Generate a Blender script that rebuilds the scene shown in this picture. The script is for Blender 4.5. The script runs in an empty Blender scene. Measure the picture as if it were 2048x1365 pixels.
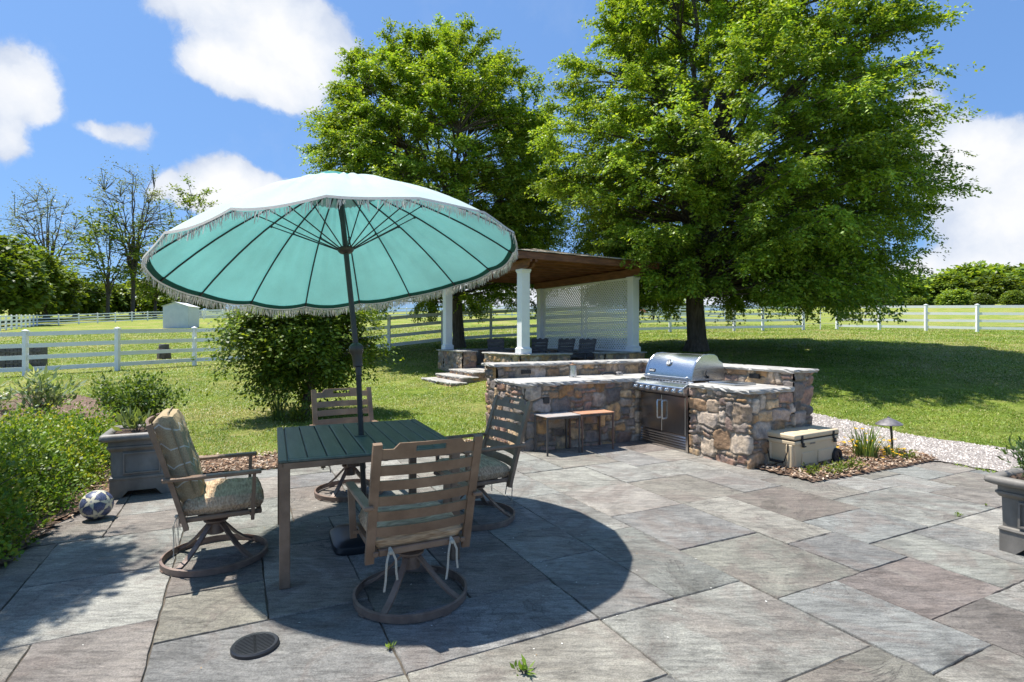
import bpy, bmesh, math, random
import numpy as np
from mathutils import Vector, Matrix
random.seed(7)
SC = bpy.context.scene
COL = SC.collection
PI = math.pi
F, YH, EYE = 1100.0, 670.0, 1.45          # focal length in px of the 2048 wide photo, horizon row, eye height

def at(px, py, d):                         # a point seen at a pixel, at a depth
    return Vector(((px-1024)/F*d, d, EYE-(py-YH)/F*d))

# ------------------------------------------------------------------ noise helpers
def _hash(ix, iy, s):
    n = (ix.astype(np.int64)*374761393 + iy.astype(np.int64)*668265263 + s*1442695041) & 0x7fffffff
    n = ((n ^ (n >> 13))*1274126177) & 0x7fffffff
    return ((n ^ (n >> 16)) & 0xffff)/65535.0
def vnoise(x, y, s=0):
    x = np.asarray(x, float); y = np.asarray(y, float)
    ix = np.floor(x); iy = np.floor(y); fx = x-ix; fy = y-iy
    fx = fx*fx*(3-2*fx); fy = fy*fy*(3-2*fy)
    a = _hash(ix, iy, s); b = _hash(ix+1, iy, s); c = _hash(ix, iy+1, s); d = _hash(ix+1, iy+1, s)
    return (a*(1-fx)+b*fx)*(1-fy)+(c*(1-fx)+d*fx)*fy
def fbm(x, y, s=0, o=4):
    r = 0; a = .5; t = 0
    for k in range(o):
        r = r+a*vnoise(x*2**k+k*17.3, y*2**k-k*9.1, s+k); t += a; a *= .5
    return r/t
def sstep(a, b, x):
    t = np.clip((x-a)/(b-a), 0, 1); return t*t*(3-2*t)
def inpoly(poly, x, y):
    x = np.asarray(x, float); y = np.asarray(y, float)
    r = np.zeros(x.shape, bool); n = len(poly)
    for i in range(n):
        x1, y1 = poly[i]; x2, y2 = poly[(i+1) % n]
        if y1 == y2: continue
        c = ((y1 > y) != (y2 > y)) & (x < (x2-x1)*(y-y1)/(y2-y1)+x1)
        r ^= c
    return r
def polydist(poly, x, y):
    x = np.asarray(x, float); y = np.asarray(y, float); r = np.full(x.shape, 1e9); n = len(poly)
    for i in range(n):
        x1, y1 = poly[i]; x2, y2 = poly[(i+1) % n]; dx, dy = x2-x1, y2-y1
        t = np.clip(((x-x1)*dx+(y-y1)*dy)/(dx*dx+dy*dy+1e-12), 0, 1)
        r = np.minimum(r, np.hypot(x-x1-t*dx, y-y1-t*dy))
    return r

# ------------------------------------------------------------------ object helpers
def tag(o, label=None, cat=None, group=None, kind=None):
    if label: o['label'] = label
    if cat: o['category'] = cat
    if group: o['group'] = group
    if kind: o['kind'] = kind
    return o
def thing(name, label, cat, loc=(0, 0, 0), rz=0.0, group=None):
    o = bpy.data.objects.new(name, None); COL.objects.link(o)
    o.empty_display_size = .1
    o.location = loc; o.rotation_euler = (0, 0, rz)
    return tag(o, label, cat, group)
def link_mesh(name, me, m, parent=None, smooth=False):
    if m is not None: me.materials.append(m)
    if smooth: me.shade_smooth()
    o = bpy.data.objects.new(name, me); COL.objects.link(o)
    if parent is not None: o.parent = parent
    return o
def copy_tree(o, parent=None):
    c = o.copy(); COL.objects.link(c); c.parent = parent
    for ch in list(o.children): copy_tree(ch, c)
    return c
def mesh_np(name, V, Q, m, parent=None, col=None, smooth=False):
    V = np.asarray(V, np.float32); Q = np.asarray(Q, np.int32); k = Q.shape[1]; n = len(Q)
    me = bpy.data.meshes.new(name)
    me.vertices.add(len(V)); me.vertices.foreach_set('co', V.ravel())
    me.loops.add(n*k); me.loops.foreach_set('vertex_index', Q.ravel())
    me.polygons.add(n); me.polygons.foreach_set('loop_start', np.arange(0, n*k, k, dtype=np.int32))
    me.polygons.foreach_set('loop_total', np.full(n, k, np.int32))
    me.update(calc_edges=True); me.validate()
    if col is not None:
        ca = me.color_attributes.new('Col', 'FLOAT_COLOR', 'POINT')
        c4 = np.ones((len(V), 4), np.float32); c4[:, :3] = col
        ca.data.foreach_set('color', c4.ravel())
    return link_mesh(name, me, m, parent, smooth)

class MB:
    def __init__(s): s.v = []; s.f = []; s.c = []
    def add(s, V, Fs, M=None, col=None):
        o = len(s.v)
        for p in V:
            p = Vector(p); s.v.append(tuple(M @ p) if M is not None else tuple(p)); s.c.append(col or (1, 1, 1))
        for f in Fs: s.f.append(tuple(i+o for i in f))
        return s
    def box(s, c, d, M=None, rz=0.0, col=None):
        x, y, z = c; a, b, h = d[0]/2, d[1]/2, d[2]/2
        V = [(-a,-b,-h),(a,-b,-h),(a,b,-h),(-a,b,-h),(-a,-b,h),(a,-b,h),(a,b,h),(-a,b,h)]
        R = Matrix.Translation((x, y, z)) @ Matrix.Rotation(rz, 4, 'Z')
        if M is not None: R = M @ R
        return s.add(V, [(0,3,2,1),(4,5,6,7),(0,1,5,4),(1,2,6,5),(2,3,7,6),(3,0,4,7)], R, col)
    def rbox(s, c, d, r=.01, seg=2, M=None, rz=0.0, taper=1.0, col=None):
        bm = bmesh.new(); bmesh.ops.create_cube(bm, size=1)
        for v in bm.verts:
            t = taper if v.co.z < 0 else 1.0
            v.co = Vector((v.co.x*d[0]*t, v.co.y*d[1]*t, v.co.z*d[2]))
        bmesh.ops.bevel(bm, geom=list(bm.edges), offset=r, segments=seg, affect='EDGES', profile=.5)
        bm.verts.index_update()
        R = Matrix.Translation(c) @ Matrix.Rotation(rz, 4, 'Z')
        if M is not None: R = M @ R
        s.add([v.co.copy() for v in bm.verts], [tuple(v.index for v in f.verts) for f in bm.faces], R, col)
        bm.free(); return s
    def bar(s, p, q, w, h, up=(0, 0, 1), col=None):     # rectangular bar from p to q, w across, h along up
        p = Vector(p); q = Vector(q); d = (q-p); L = d.length; d.normalize()
        u = Vector(up); x = d.cross(u)
        if x.length < 1e-5: x = d.cross(Vector((1, 0, 0)))
        x.normalize(); u = x.cross(d)
        M = Matrix((x, d, u)).transposed().to_4x4(); M.translation = (p+q)/2
        return s.box((0, 0, 0), (w, L, h), M, 0, col)
    def tube(s, pts, r, n=8, cap=True, flat=None, up=(0, 0, 1), col=None):
        pts = [Vector(p) for p in pts]
        if not hasattr(r, '__len__'): r = [r]*len(pts)
        o = len(s.v); prev = None
        for i, p in enumerate(pts):
            t = (pts[min(i+1, len(pts)-1)]-pts[max(i-1, 0)]).normalized()
            u = Vector(up) if prev is None else prev
            x = t.cross(u)
            if x.length < 1e-4: x = t.cross(Vector((1, .3, 0)))
            x.normalize(); u = x.cross(t).normalized(); prev = u
            for k in range(n):
                a = 2*PI*k/n
                s.v.append(tuple(p+x*(math.cos(a)*r[i])+u*(math.sin(a)*r[i]*(flat or 1)))); s.c.append(col or (1, 1, 1))
        for i in range(len(pts)-1):
            for k in range(n):
                a = o+i*n+k; b = o+i*n+(k+1) % n
                s.f.append((a, b, b+n, a+n))
        if cap:
            s.f.append(tuple(o+k for k in range(n-1, -1, -1)))
            s.f.append(tuple(o+(len(pts)-1)*n+k for k in range(n)))
        return s
    def lathe(s, prof, n=24, M=None, cap=True, col=None):
        o = len(s.v); V = []; Fs = []
        for (r, z) in prof:
            for k in range(n):
                a = 2*PI*k/n; V.append((r*math.cos(a), r*math.sin(a), z))
        m = len(prof)
        for i in range(m-1):
            for k in range(n):
                a = i*n+k; b = i*n+(k+1) % n
                Fs.append((a, b, b+n, a+n))
        if cap:
            Fs.append(tuple(range(n-1, -1, -1))); Fs.append(tuple((m-1)*n+k for k in range(n)))
        return s.add(V, Fs, M, col)
    def prism(s, poly, axis, t0, t1, M=None, col=None):   # polygon in a plane, extruded along an axis
        n = len(poly)
        def P(u, v, t): return {'x': (t, u, v), 'y': (u, t, v), 'z': (u, v, t)}[axis]
        V = [P(u, v, t0) for u, v in poly]+[P(u, v, t1) for u, v in poly]
        Fs = [tuple(range(n-1, -1, -1)), tuple(range(n, 2*n))]+[(i, (i+1) % n, n+(i+1) % n, n+i) for i in range(n)]
        return s.add(V, Fs, M, col)
    def sphere(s, c, r, n=12, m=8, sc=(1, 1, 1), col=None):
        prof = [(max(r*math.sin(PI*i/m), 1e-4), -r*math.cos(PI*i/m)) for i in range(m+1)]
        M = Matrix.Translation(c) @ Matrix.Diagonal((sc[0], sc[1], sc[2], 1))
        return s.lathe(prof, n, M, True, col)
    def build(s, name, m, parent=None, smooth=False, colors=False, fix=True, bevel=0):
        me = bpy.data.meshes.new(name); me.from_pydata(s.v, [], s.f)
        if colors:
            ca = me.color_attributes.new('Col', 'FLOAT_COLOR', 'POINT')
            for i, c in enumerate(s.c): ca.data[i].color = (*c, 1)
        if fix:
            bm = bmesh.new(); bm.from_mesh(me)
            bmesh.ops.recalc_face_normals(bm, faces=bm.faces)
            bm.to_mesh(me); bm.free()
        o = link_mesh(name, me, m, parent)
        if smooth: me.shade_smooth(); me.set_sharp_from_angle(angle=math.radians(40))
        if bevel:
            b = o.modifiers.new('bevel', 'BEVEL'); b.width = bevel; b.segments = 2; b.limit_method = 'ANGLE'
        return o

# ------------------------------------------------------------------ materials
def new_mat(name):
    m = bpy.data.materials.new(name); m.use_nodes = True
    nt = m.node_tree; nt.nodes.clear()
    out = nt.nodes.new('ShaderNodeOutputMaterial'); p = nt.nodes.new('ShaderNodeBsdfPrincipled')
    nt.links.new(p.outputs[0], out.inputs[0])
    return m, nt, p, out
def N(nt, t, **kw):
    n = nt.nodes.new(t)
    for k, v in kw.items():
        if k in n.inputs: n.inputs[k].default_value = v
        else: setattr(n, k, v)
    return n
def ramp(nt, fac, stops):
    r = nt.nodes.new('ShaderNodeValToRGB'); e = r.color_ramp.elements
    while len(e) < len(stops): e.new(.5)
    for i, (p, c) in enumerate(stops):
        e[i].position = p; e[i].color = (*c, 1) if len(c) == 3 else c
    nt.links.new(fac, r.inputs[0]); return r
def coords(nt, space='Object', scale=(1, 1, 1), rot=(0, 0, 0)):
    if space == 'World':
        g = nt.nodes.new('ShaderNodeNewGeometry'); src = g.outputs['Position']
    else:
        src = nt.nodes.new('ShaderNodeTexCoord').outputs[space]
    m = nt.nodes.new('ShaderNodeMapping'); m.inputs['Scale'].default_value = scale; m.inputs['Rotation'].default_value = rot
    nt.links.new(src, m.inputs[0]); return m.outputs[0]
def noise(nt, vec, scale, detail=5, rough=.55, dist=0):
    n = N(nt, 'ShaderNodeTexNoise', Scale=scale, Detail=detail, Roughness=rough, Distortion=dist)
    nt.links.new(vec, n.inputs['Vector']); return n.outputs['Fac']
def mixc(nt, f, a, b, mode='MIX'):
    m = nt.nodes.new('ShaderNodeMix'); m.data_type = 'RGBA'; m.blend_type = mode
    for i, v in ((0, f), (6, a), (7, b)):
        if hasattr(v, 'links'): nt.links.new(v, m.inputs[i])
        else: m.inputs[i].default_value = (*v, 1) if hasattr(v, '__len__') and len(v) == 3 else v
    return m.outputs[2]
def bump(nt, p, h, dist=.01, strength=1.0, chain=None):
    b = N(nt, 'ShaderNodeBump', Strength=strength, Distance=dist)
    nt.links.new(h, b.inputs['Height'])
    if chain is not None: nt.links.new(chain, b.inputs['Normal'])
    nt.links.new(b.outputs[0], p.inputs['Normal']); return b.outputs[0]
def simple(name, cols, rough=.6, scale=8, metal=0, bumpd=0, bscale=None, stretch=(1, 1, 1), spec=.5, space='Object', coat=0, contrast=(.3, .7)):
    m, nt, p, out = new_mat(name)
    v = coords(nt, space, stretch)
    f = noise(nt, v, scale, 6, .6)
    k = len(cols); lo, hi = contrast
    st = [(lo+(hi-lo)*i/max(k-1, 1), c) for i, c in enumerate(cols)]
    if k == 1: p.inputs['Base Color'].default_value = (*cols[0], 1)
    else: nt.links.new(ramp(nt, f, st).outputs[0], p.inputs['Base Color'])
    p.inputs['Roughness'].default_value = rough; p.inputs['Metallic'].default_value = metal
    p.inputs['Specular IOR Level'].default_value = spec
    if coat: p.inputs['Coat Weight'].default_value = coat
    if bumpd:
        bump(nt, p, noise(nt, v, bscale or scale*4, 6, .65), bumpd)
    return m
def attr_mat(name, rough=.8, nscale=30, namt=.35, bumpd=0, bscale=60, spec=.3, gain=1.0):
    m, nt, p, out = new_mat(name)
    a = N(nt, 'ShaderNodeAttribute'); a.attribute_name = 'Col'
    v = coords(nt, 'Object')
    r = ramp(nt, noise(nt, v, nscale, 8, .7), [(.25, (1-namt,)*3), (.75, (1+namt,)*3)])
    c = mixc(nt, 1.0, a.outputs['Color'], r.outputs[0], 'MULTIPLY')
    nt.links.new(c, p.inputs['Base Color'])
    p.inputs['Roughness'].default_value = rough; p.inputs['Specular IOR Level'].default_value = spec
    if bumpd: bump(nt, p, noise(nt, v, bscale, 8, .7), bumpd)
    return m
def leaf_mat(name, trans=.4, rough=.45, tint=(1.5, 1.35, .5)):
    m, nt, p, out = new_mat(name)
    a = N(nt, 'ShaderNodeAttribute'); a.attribute_name = 'Col'
    nt.links.new(a.outputs['Color'], p.inputs['Base Color'])
    p.inputs['Roughness'].default_value = rough; p.inputs['Specular IOR Level'].default_value = .35
    t = nt.nodes.new('ShaderNodeBsdfTranslucent')
    nt.links.new(mixc(nt, 1.0, a.outputs['Color'], tint, 'MULTIPLY'), t.inputs['Color'])
    mx = N(nt, 'ShaderNodeMixShader'); mx.inputs[0].default_value = trans
    nt.links.new(p.outputs[0], mx.inputs[1]); nt.links.new(t.outputs[0], mx.inputs[2]); nt.links.new(mx.outputs[0], out.inputs[0])
    return m

MT = {}
MT['leaf'] = leaf_mat('leaf')
MT['grass'] = leaf_mat('grass_blade', .3, .5, (1.2, 1.15, .6))
MT['bark'] = simple('bark', [(.05, .04, .03), (.11, .085, .065), (.17, .14, .11)], .9, 5, bumpd=.04, bscale=9, stretch=(3, 3, .6))
MT['twig'] = simple('twig', [(.06, .05, .04), (.12, .10, .08)], .9, 8)
MT['stone'] = attr_mat('rubble_stone', .85, 22, .42, .012, 45)
MT['flag'] = None
MT['slab'] = simple('slab_edge', [(.22, .205, .185), (.36, .345, .315), (.47, .45, .42)], .75, 4, bumpd=.008, bscale=22)
MT['brown'] = simple('bronze_paint', [(.135, .08, .05), (.20, .125, .08), (.27, .178, .12)], .42, 6, bumpd=.0015, bscale=90, stretch=(1, 1, 1))
MT['bronze'] = simple('bronze_base', [(.12, .078, .058), (.18, .12, .09), (.24, .165, .12)], .45, 14, bumpd=.002, bscale=60)
MT['slate_green'] = simple('green_slats', [(.055, .078, .066), (.082, .105, .09), (.12, .14, .12)], .38, 4, bumpd=.0008, bscale=160, stretch=(6, .7, 1))
MT['white_paint'] = simple('white_paint', [(.80, .80, .79), (.87, .87, .86)], .45, 3, bumpd=.0008, bscale=30)
MT['vinyl'] = simple('white_vinyl', [(.70, .71, .69), (.83, .83, .84), (.87, .87, .87)], .4, 2.3, contrast=(.22, .55))
MT['dark_wood'] = simple('stained_wood', [(.10, .036, .02), (.175, .068, .034), (.25, .105, .055)], .55, 3, bumpd=.003, bscale=30, stretch=(1, 1, 6))
MT['grey_wood'] = simple('weathered_wood', [(.06, .055, .055), (.115, .105, .10), (.19, .175, .165)], .85, 6, bumpd=.004, bscale=30, stretch=(1, 1, 3))
MT['shingle'] = simple('shingle', [(.28, .23, .18), (.42, .36, .28), (.52, .45, .36)], .85, 9, bumpd=.01, bscale=18)
MT['black_plastic'] = simple('black_plastic', [(.012, .014, .018), (.022, .024, .028)], .38, 6)
MT['black_metal'] = simple('black_metal', [(.012, .012, .014), (.028, .027, .027)], .45, 8)
MT['pole'] = simple('umbrella_pole', [(.032, .026, .024), (.055, .045, .04)], .4, 8)
MT['soil'] = simple('soil', [(.05, .03, .02), (.12, .075, .05)], .95, 30, bumpd=.02)
def steel():
    m, nt, p, out = new_mat('stainless_steel')
    v = coords(nt, 'Object', (2, 2, 90)); f = noise(nt, v, 6, 4, .6)
    nt.links.new(ramp(nt, f, [(.3, (.50, .52, .54)), (.7, (.60, .62, .64))]).outputs[0], p.inputs['Base Color'])
    p.inputs['Metallic'].default_value = 1
    r = ramp(nt, f, [(.3, (.24,)*3), (.7, (.34,)*3)]); nt.links.new(r.outputs[0], p.inputs['Roughness'])
    p.inputs['Anisotropic'].default_value = .5
    return m
MT['steel'] = steel()
MT['steel_dark'] = simple('dark_steel', [(.46, .44, .43), (.56, .54, .52)], .24, 5, metal=1, stretch=(30, 30, 1))
MT['planter'] = simple('planter_resin', [(.105, .095, .082), (.16, .147, .128), (.225, .207, .185)], .55, 5, bumpd=.002, bscale=50, stretch=(1, 1, .5))
MT['cooler'] = simple('cooler_shell', [(.56, .44, .275), (.62, .49, .32)], .55, 3, bumpd=.0012, bscale=120)
MT['leg_steel'] = simple('leg_steel', [(.05, .045, .042), (.10, .09, .085)], .5, 9)
MT['rubber'] = simple('rubber', [(.012, .012, .013), (.02, .02, .02)], .7, 20)

def flag_mat():
    m, nt, p, out = new_mat('flagstone')
    a = N(nt, 'ShaderNodeAttribute'); a.attribute_name = 'Col'
    rot = (0, 0, math.radians(-26))
    v = coords(nt, 'World', (1, 1, 1), rot); vs = coords(nt, 'World', (1.2, 6, 1), (0, 0, math.radians(58)))
    # offset every stone's pattern by its own colour, so no band runs across a joint
    mp = nt.nodes.new('ShaderNodeVectorMath'); mp.operation = 'MULTIPLY_ADD'
    nt.links.new(a.outputs['Color'], mp.inputs[0]); mp.inputs[1].default_value = (83, 57, 131); nt.links.new(v, mp.inputs[2])
    mp2 = nt.nodes.new('ShaderNodeVectorMath'); mp2.operation = 'MULTIPLY_ADD'
    nt.links.new(a.outputs['Color'], mp2.inputs[0]); mp2.inputs[1].default_value = (83, 57, 131); nt.links.new(vs, mp2.inputs[2])
    big = noise(nt, mp.outputs[0], 1.5, 8, .66, 1.0)
    st = noise(nt, mp2.outputs[0], 2.2, 8, .7, .8)
    fine = noise(nt, v, 120, 5, .8); medn = noise(nt, mp2.outputs[0], 7, 9, .78, .5)
    c = mixc(nt, 1.0, a.outputs['Color'], ramp(nt, big, [(.30, (.52, .50, .48)), (.5, (.96, .95, .93)), (.68, (1.25, 1.24, 1.2))]).outputs[0], 'MULTIPLY')
    pb = noise(nt, mp.outputs[0], 1.15, 9, .74, 1.6)
    pur = ramp(nt, pb, [(.50, (0, 0, 0)), (.58, (1, 1, 1))])
    c = mixc(nt, pur.outputs[0], c, mixc(nt, .50, c, (.185, .15, .13)))
    c = mixc(nt, 1.0, c, ramp(nt, st, [(.3, (.72, .72, .72)), (.5, (1, 1, 1)), (.7, (1.18, 1.17, 1.15))]).outputs[0], 'MULTIPLY')
    c = mixc(nt, 1.0, c, ramp(nt, fine, [(.34, (.60,)*3), (.66, (1.38,)*3)]).outputs[0], 'MULTIPLY')
    c = mixc(nt, 1.0, c, ramp(nt, medn, [(.34, (.52, .52, .52)), (.5, (1, 1, 1)), (.66, (1.28, 1.27, 1.25))]).outputs[0], 'MULTIPLY')
    # contour lines where a layer of the slate has split away
    pp = nt.nodes.new('ShaderNodeMath'); pp.operation = 'PINGPONG'; pp.inputs[1].default_value = .055; nt.links.new(big, pp.inputs[0])
    gate = ramp(nt, noise(nt, mp.outputs[0], .9, 3), [(.5, (0, 0, 0)), (.58, (1, 1, 1))]).outputs[0]
    lines = mixc(nt, 1.0, ramp(nt, pp.outputs[0], [(.0, (.85, .85, .85)), (.006, (0, 0, 0))]).outputs[0], gate, 'MULTIPLY')
    c = mixc(nt, lines, c, (.05, .045, .042))
    # tan lichen dust and pale scuffs
    du = noise(nt, v, 3.3, 6, .75, .5)
    c = mixc(nt, ramp(nt, du, [(.60, (0, 0, 0)), (.76, (.55, .55, .55))]).outputs[0], c, (.36, .32, .27))
    nt.links.new(c, p.inputs['Base Color'])
    p.inputs['Roughness'].default_value = .68; p.inputs['Specular IOR Level'].default_value = .35
    # cleft surface: terraced bands of split slate
    tr = nt.nodes.new('ShaderNodeMath'); tr.operation = 'PINGPONG'; tr.inputs[1].default_value = .09
    nt.links.new(big, tr.inputs[0])
    b1 = bump(nt, p, st, .016)
    b2 = bump(nt, p, tr.outputs[0], .075, .9, b1)
    b3 = bump(nt, p, medn, .011, 1, b2)
    bump(nt, p, fine, .0028, 1, b3)
    return m
MT['flag'] = flag_mat()

def lawn_mat():
    m, nt, p, out = new_mat('lawn')
    v = coords(nt, 'World')
    big = noise(nt, v, .35, 5, .6); mid = noise(nt, v, 2.2, 6, .7); fine = noise(nt, v, 38, 6, .75); f2 = noise(nt, v, 11, 5, .7)
    c = ramp(nt, mid, [(.32, (.12, .19, .022)), (.5, (.19, .255, .04)), (.66, (.27, .295, .075))]).outputs[0]
    c = mixc(nt, ramp(nt, big, [(.44, (0, 0, 0)), (.64, (.75, .75, .75))]).outputs[0], c, (.34, .30, .12))
    c = mixc(nt, 1.0, c, ramp(nt, fine, [(.3, (.45, .5, .4)), (.5, (1, 1, 1)), (.7, (1.6, 1.5, 1.5))]).outputs[0], 'MULTIPLY')
    c = mixc(nt, 1.0, c, ramp(nt, f2, [(.32, (.55, .6, .5)), (.68, (1.4, 1.32, 1.4))]).outputs[0], 'MULTIPLY')
    # buttercup patches in the paddock beyond the fence
    g = nt.nodes.new('ShaderNodeNewGeometry'); sx = nt.nodes.new('ShaderNodeSeparateXYZ'); nt.links.new(g.outputs['Position'], sx.inputs[0])
    mr = N(nt, 'ShaderNodeMapRange'); mr.inputs[1].default_value = 19; mr.inputs[2].default_value = 25; nt.links.new(sx.outputs[1], mr.inputs[0])
    fl = noise(nt, v, .55, 6, .8)
    mm = nt.nodes.new('ShaderNodeMath'); mm.operation = 'MULTIPLY'
    nt.links.new(mr.outputs[0], mm.inputs[0]); nt.links.new(ramp(nt, fl, [(.60, (0, 0, 0)), (.66, (.8, .8, .8))]).outputs[0], mm.inputs[1])
    c = mixc(nt, mm.outputs[0], c, (.45, .30, .012))
    nt.links.new(c, p.inputs['Base Color'])
    p.inputs['Roughness'].default_value = .9; p.inputs['Specular IOR Level'].default_value = .1
    b1 = bump(nt, p, f2, .05)
    bump(nt, p, fine, .04, 1, b1)
    return m
MT['lawn'] = lawn_mat()
def gravel_mat():
    m, nt, p, out = new_mat('gravel')
    v = coords(nt, 'World')
    vo = N(nt, 'ShaderNodeTexVoronoi', Scale=55); nt.links.new(v, vo.inputs['Vector'])
    c = ramp(nt, vo.outputs['Color'], [(.1, (.28, .24, .215)), (.45, (.44, .395, .36)), (.9, (.62, .575, .54))]).outputs[0]
    c = mixc(nt, 1.0, c, ramp(nt, vo.outputs['Distance'], [(.25, (1, 1, 1)), (.75, (.35, .33, .32))]).outputs[0], 'MULTIPLY')
    c = mixc(nt, ramp(nt, noise(nt, v, 4, 6, .75), [(.56, (0, 0, 0)), (.7, (.6, .6, .6))]).outputs[0], c, (.22, .15, .10))
    nt.links.new(c, p.inputs['Base Color']); p.inputs['Roughness'].default_value = .9
    inv = nt.nodes.new('ShaderNodeMath'); inv.operation = 'SUBTRACT'; inv.inputs[0].default_value = 1; nt.links.new(vo.outputs['Distance'], inv.inputs[1])
    bump(nt, p, inv.outputs[0], .02)
    return m
MT['gravel'] = gravel_mat()
MT['mulch'] = simple('mulch', [(.07, .04, .026), (.15, .095, .062), (.27, .19, .135)], .95, 26, bumpd=.03, bscale=45, space='World')
MT['chip'] = attr_mat('mulch_chip', .9, 60, .3)
MT['joint'] = simple('joint_sand', [(.07, .06, .05), (.14, .115, .085)], .95, 30, bumpd=.01, space='World')
def fabric_mat(name, c1, c2, sc=(160, 160, 160), trans=0, tc=(0, 0, 0), bd=.002, rough=.85, rotz=0, noise_sc=3):
    m, nt, p, out = new_mat(name)
    v = coords(nt, 'Object', sc, (0, 0, rotz)); n1 = noise(nt, v, 1, 2, .5)
    v2 = coords(nt, 'Object'); n2 = noise(nt, v2, noise_sc, 5, .6)
    f = nt.nodes.new('ShaderNodeMath'); f.operation = 'ADD'; nt.links.new(n1, f.inputs[0]); nt.links.new(n2, f.inputs[1])
    h = nt.nodes.new('ShaderNodeMath'); h.operation = 'MULTIPLY'; h.inputs[1].default_value = .5; nt.links.new(f.outputs[0], h.inputs[0])
    c = ramp(nt, h.outputs[0], [(.38, c1), (.62, c2)]).outputs[0]
    nt.links.new(c, p.inputs['Base Color']); p.inputs['Roughness'].default_value = rough; p.inputs['Specular IOR Level'].default_value = .15
    if bd: bump(nt, p, n1, bd)
    if trans:
        t = nt.nodes.new('ShaderNodeBsdfTranslucent')
        nt.links.new(mixc(nt, 1.0, tc, ramp(nt, h.outputs[0], [(.36, (.74,)*3), (.64, (1.16,)*3)]).outputs[0], 'MULTIPLY'), t.inputs['Color'])
        mx = N(nt, 'ShaderNodeMixShader'); mx.inputs[0].default_value = trans
        nt.links.new(p.outputs[0], mx.inputs[1]); nt.links.new(t.outputs[0], mx.inputs[2]); nt.links.new(mx.outputs[0], out.inputs[0])
    return m
MT['canopy'] = fabric_mat('canopy_cloth', (.66, .81, .79), (.80, .91, .89), (260, 260, 260), .48, (.075, .31, .30), .0008)
MT['hem'] = fabric_mat('hem_cloth', (.02, .10, .085), (.03, .13, .11), (200, 200, 200))
MT['fringe'] = fabric_mat('fringe_cotton', (.58, .53, .49), (.80, .76, .71), (300, 300, 300), .25, (.5, .45, .4), .001)
MT['cushion'] = fabric_mat('cushion_weave', (.27, .18, .11), (.64, .475, .32), (14, 110, 70), bd=.008, noise_sc=1.5)
MT['ribbon'] = fabric_mat('ribbon_cloth', (.42, .38, .30), (.55, .50, .41))
def chevron_mat():
    m, nt, p, out = new_mat('chevron_cloth')
    v = coords(nt, 'Object'); s = nt.nodes.new('ShaderNodeSeparateXYZ'); nt.links.new(v, s.inputs[0])
    def M2(op, a, b):
        n = nt.nodes.new('ShaderNodeMath'); n.operation = op
        for i, q in enumerate((a, b)):
            if hasattr(q, 'links'): nt.links.new(q, n.inputs[i])
            else: n.inputs[i].default_value = q
        return n.outputs[0]
    xy = M2('ADD', s.outputs[0], M2('MULTIPLY', s.outputs[1], .55))
    zig = M2('PINGPONG', M2('ADD', xy, 5), .045)
    ph = M2('ADD', M2('MULTIPLY', zig, .9), s.outputs[2])
    fr = M2('PINGPONG', M2('ADD', ph, 5), .058)
    k = M2('LESS_THAN', fr, .0045)
    base = ramp(nt, noise(nt, v, 150, 3), [(.35, (.30, .225, .135)), (.65, (.42, .33, .21))]).outputs[0]
    nt.links.new(mixc(nt, k, base, (.52, .50, .44)), p.inputs['Base Color'])
    p.inputs['Roughness'].default_value = .9; p.inputs['Specular IOR Level'].default_value = .15
    bump(nt, p, noise(nt, v, 9, 4), .012)
    return m
MT['chevron'] = chevron_mat()

# ------------------------------------------------------------------ layout
TH = math.radians(26.5)
A = Vector((math.cos(TH), math.sin(TH), 0)); B = Vector((-math.sin(TH), math.cos(TH), 0))
C0 = Vector((1.755, 7.6, 0))                    # inner corner of the outdoor kitchen
def ab(a, b, z=0, o=C0): return o+A*a+B*b+Vector((0, 0, z))
PAV = Vector((.27, 13.0, 0)); PT = math.radians(30)
E1 = Vector((math.cos(PT), math.sin(PT), 0)); E2 = Vector((-math.sin(PT), math.cos(PT), 0)); PL1, PL2 = 3.43, 4.5

# ground height: smooth surface through surveyed points
CP = [(-4,1,0),(0,1,0),(4,1,0),(8,1,.1),(-4,5,0),(0,5,0),(3,5,0),(6,6,.02),(-7,5,.05),(-10,8,.05),(-1,8,0),(-3.7,10,0),(1,9.6,.06),(5.5,9,.08),(9,8,.2),(14,8,.5),
 (-1.6,13,.14),(3.5,12,.5),(8,12.5,.62),(-14.3,16.2,.23),(-12.4,17.3,.32),(-11.2,19.4,.36),(-2.5,16.3,.3),(-4.74,21.2,.85),(-.9,23.5,1.19),(-2,21,.98),(5.4,16,.98),(9,17,1.1),
 (7.6,26.5,1.57),(14,29,1.65),(18.3,31,1.76),(22.4,26.5,1.57),(24,18,1.2),(-46,48,1.8),(-58,66,2.5),(-53,80,3.5),(-33,58,2.2),(-20,35,1.1),(0,65,3.6),(20,60,2.9),(-25,90,5),(0,110,6.5),(40,110,5.6),(80,140,8),(-90,100,4.6),(-60,120,5.5),
 (60,60,2.4),(-20,0,0),(20,0,.6),(-40,20,.4),(45,20,1.4),(0,-20,0),(0,180,6.5),(120,150,9),(-150,150,7)]
CPa = np.array(CP, float)
def _phi(d2): return np.sqrt(d2+9.0)
_D = ((CPa[:, None, :2]-CPa[None, :, :2])**2).sum(2)
_Mx = np.zeros((len(CPa)+1,)*2); _Mx[:-1, :-1] = _phi(_D)+np.eye(len(CPa))*-.02; _Mx[-1, :-1] = 1; _Mx[:-1, -1] = 1
_W = np.linalg.solve(_Mx, np.r_[CPa[:, 2], 0])
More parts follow.
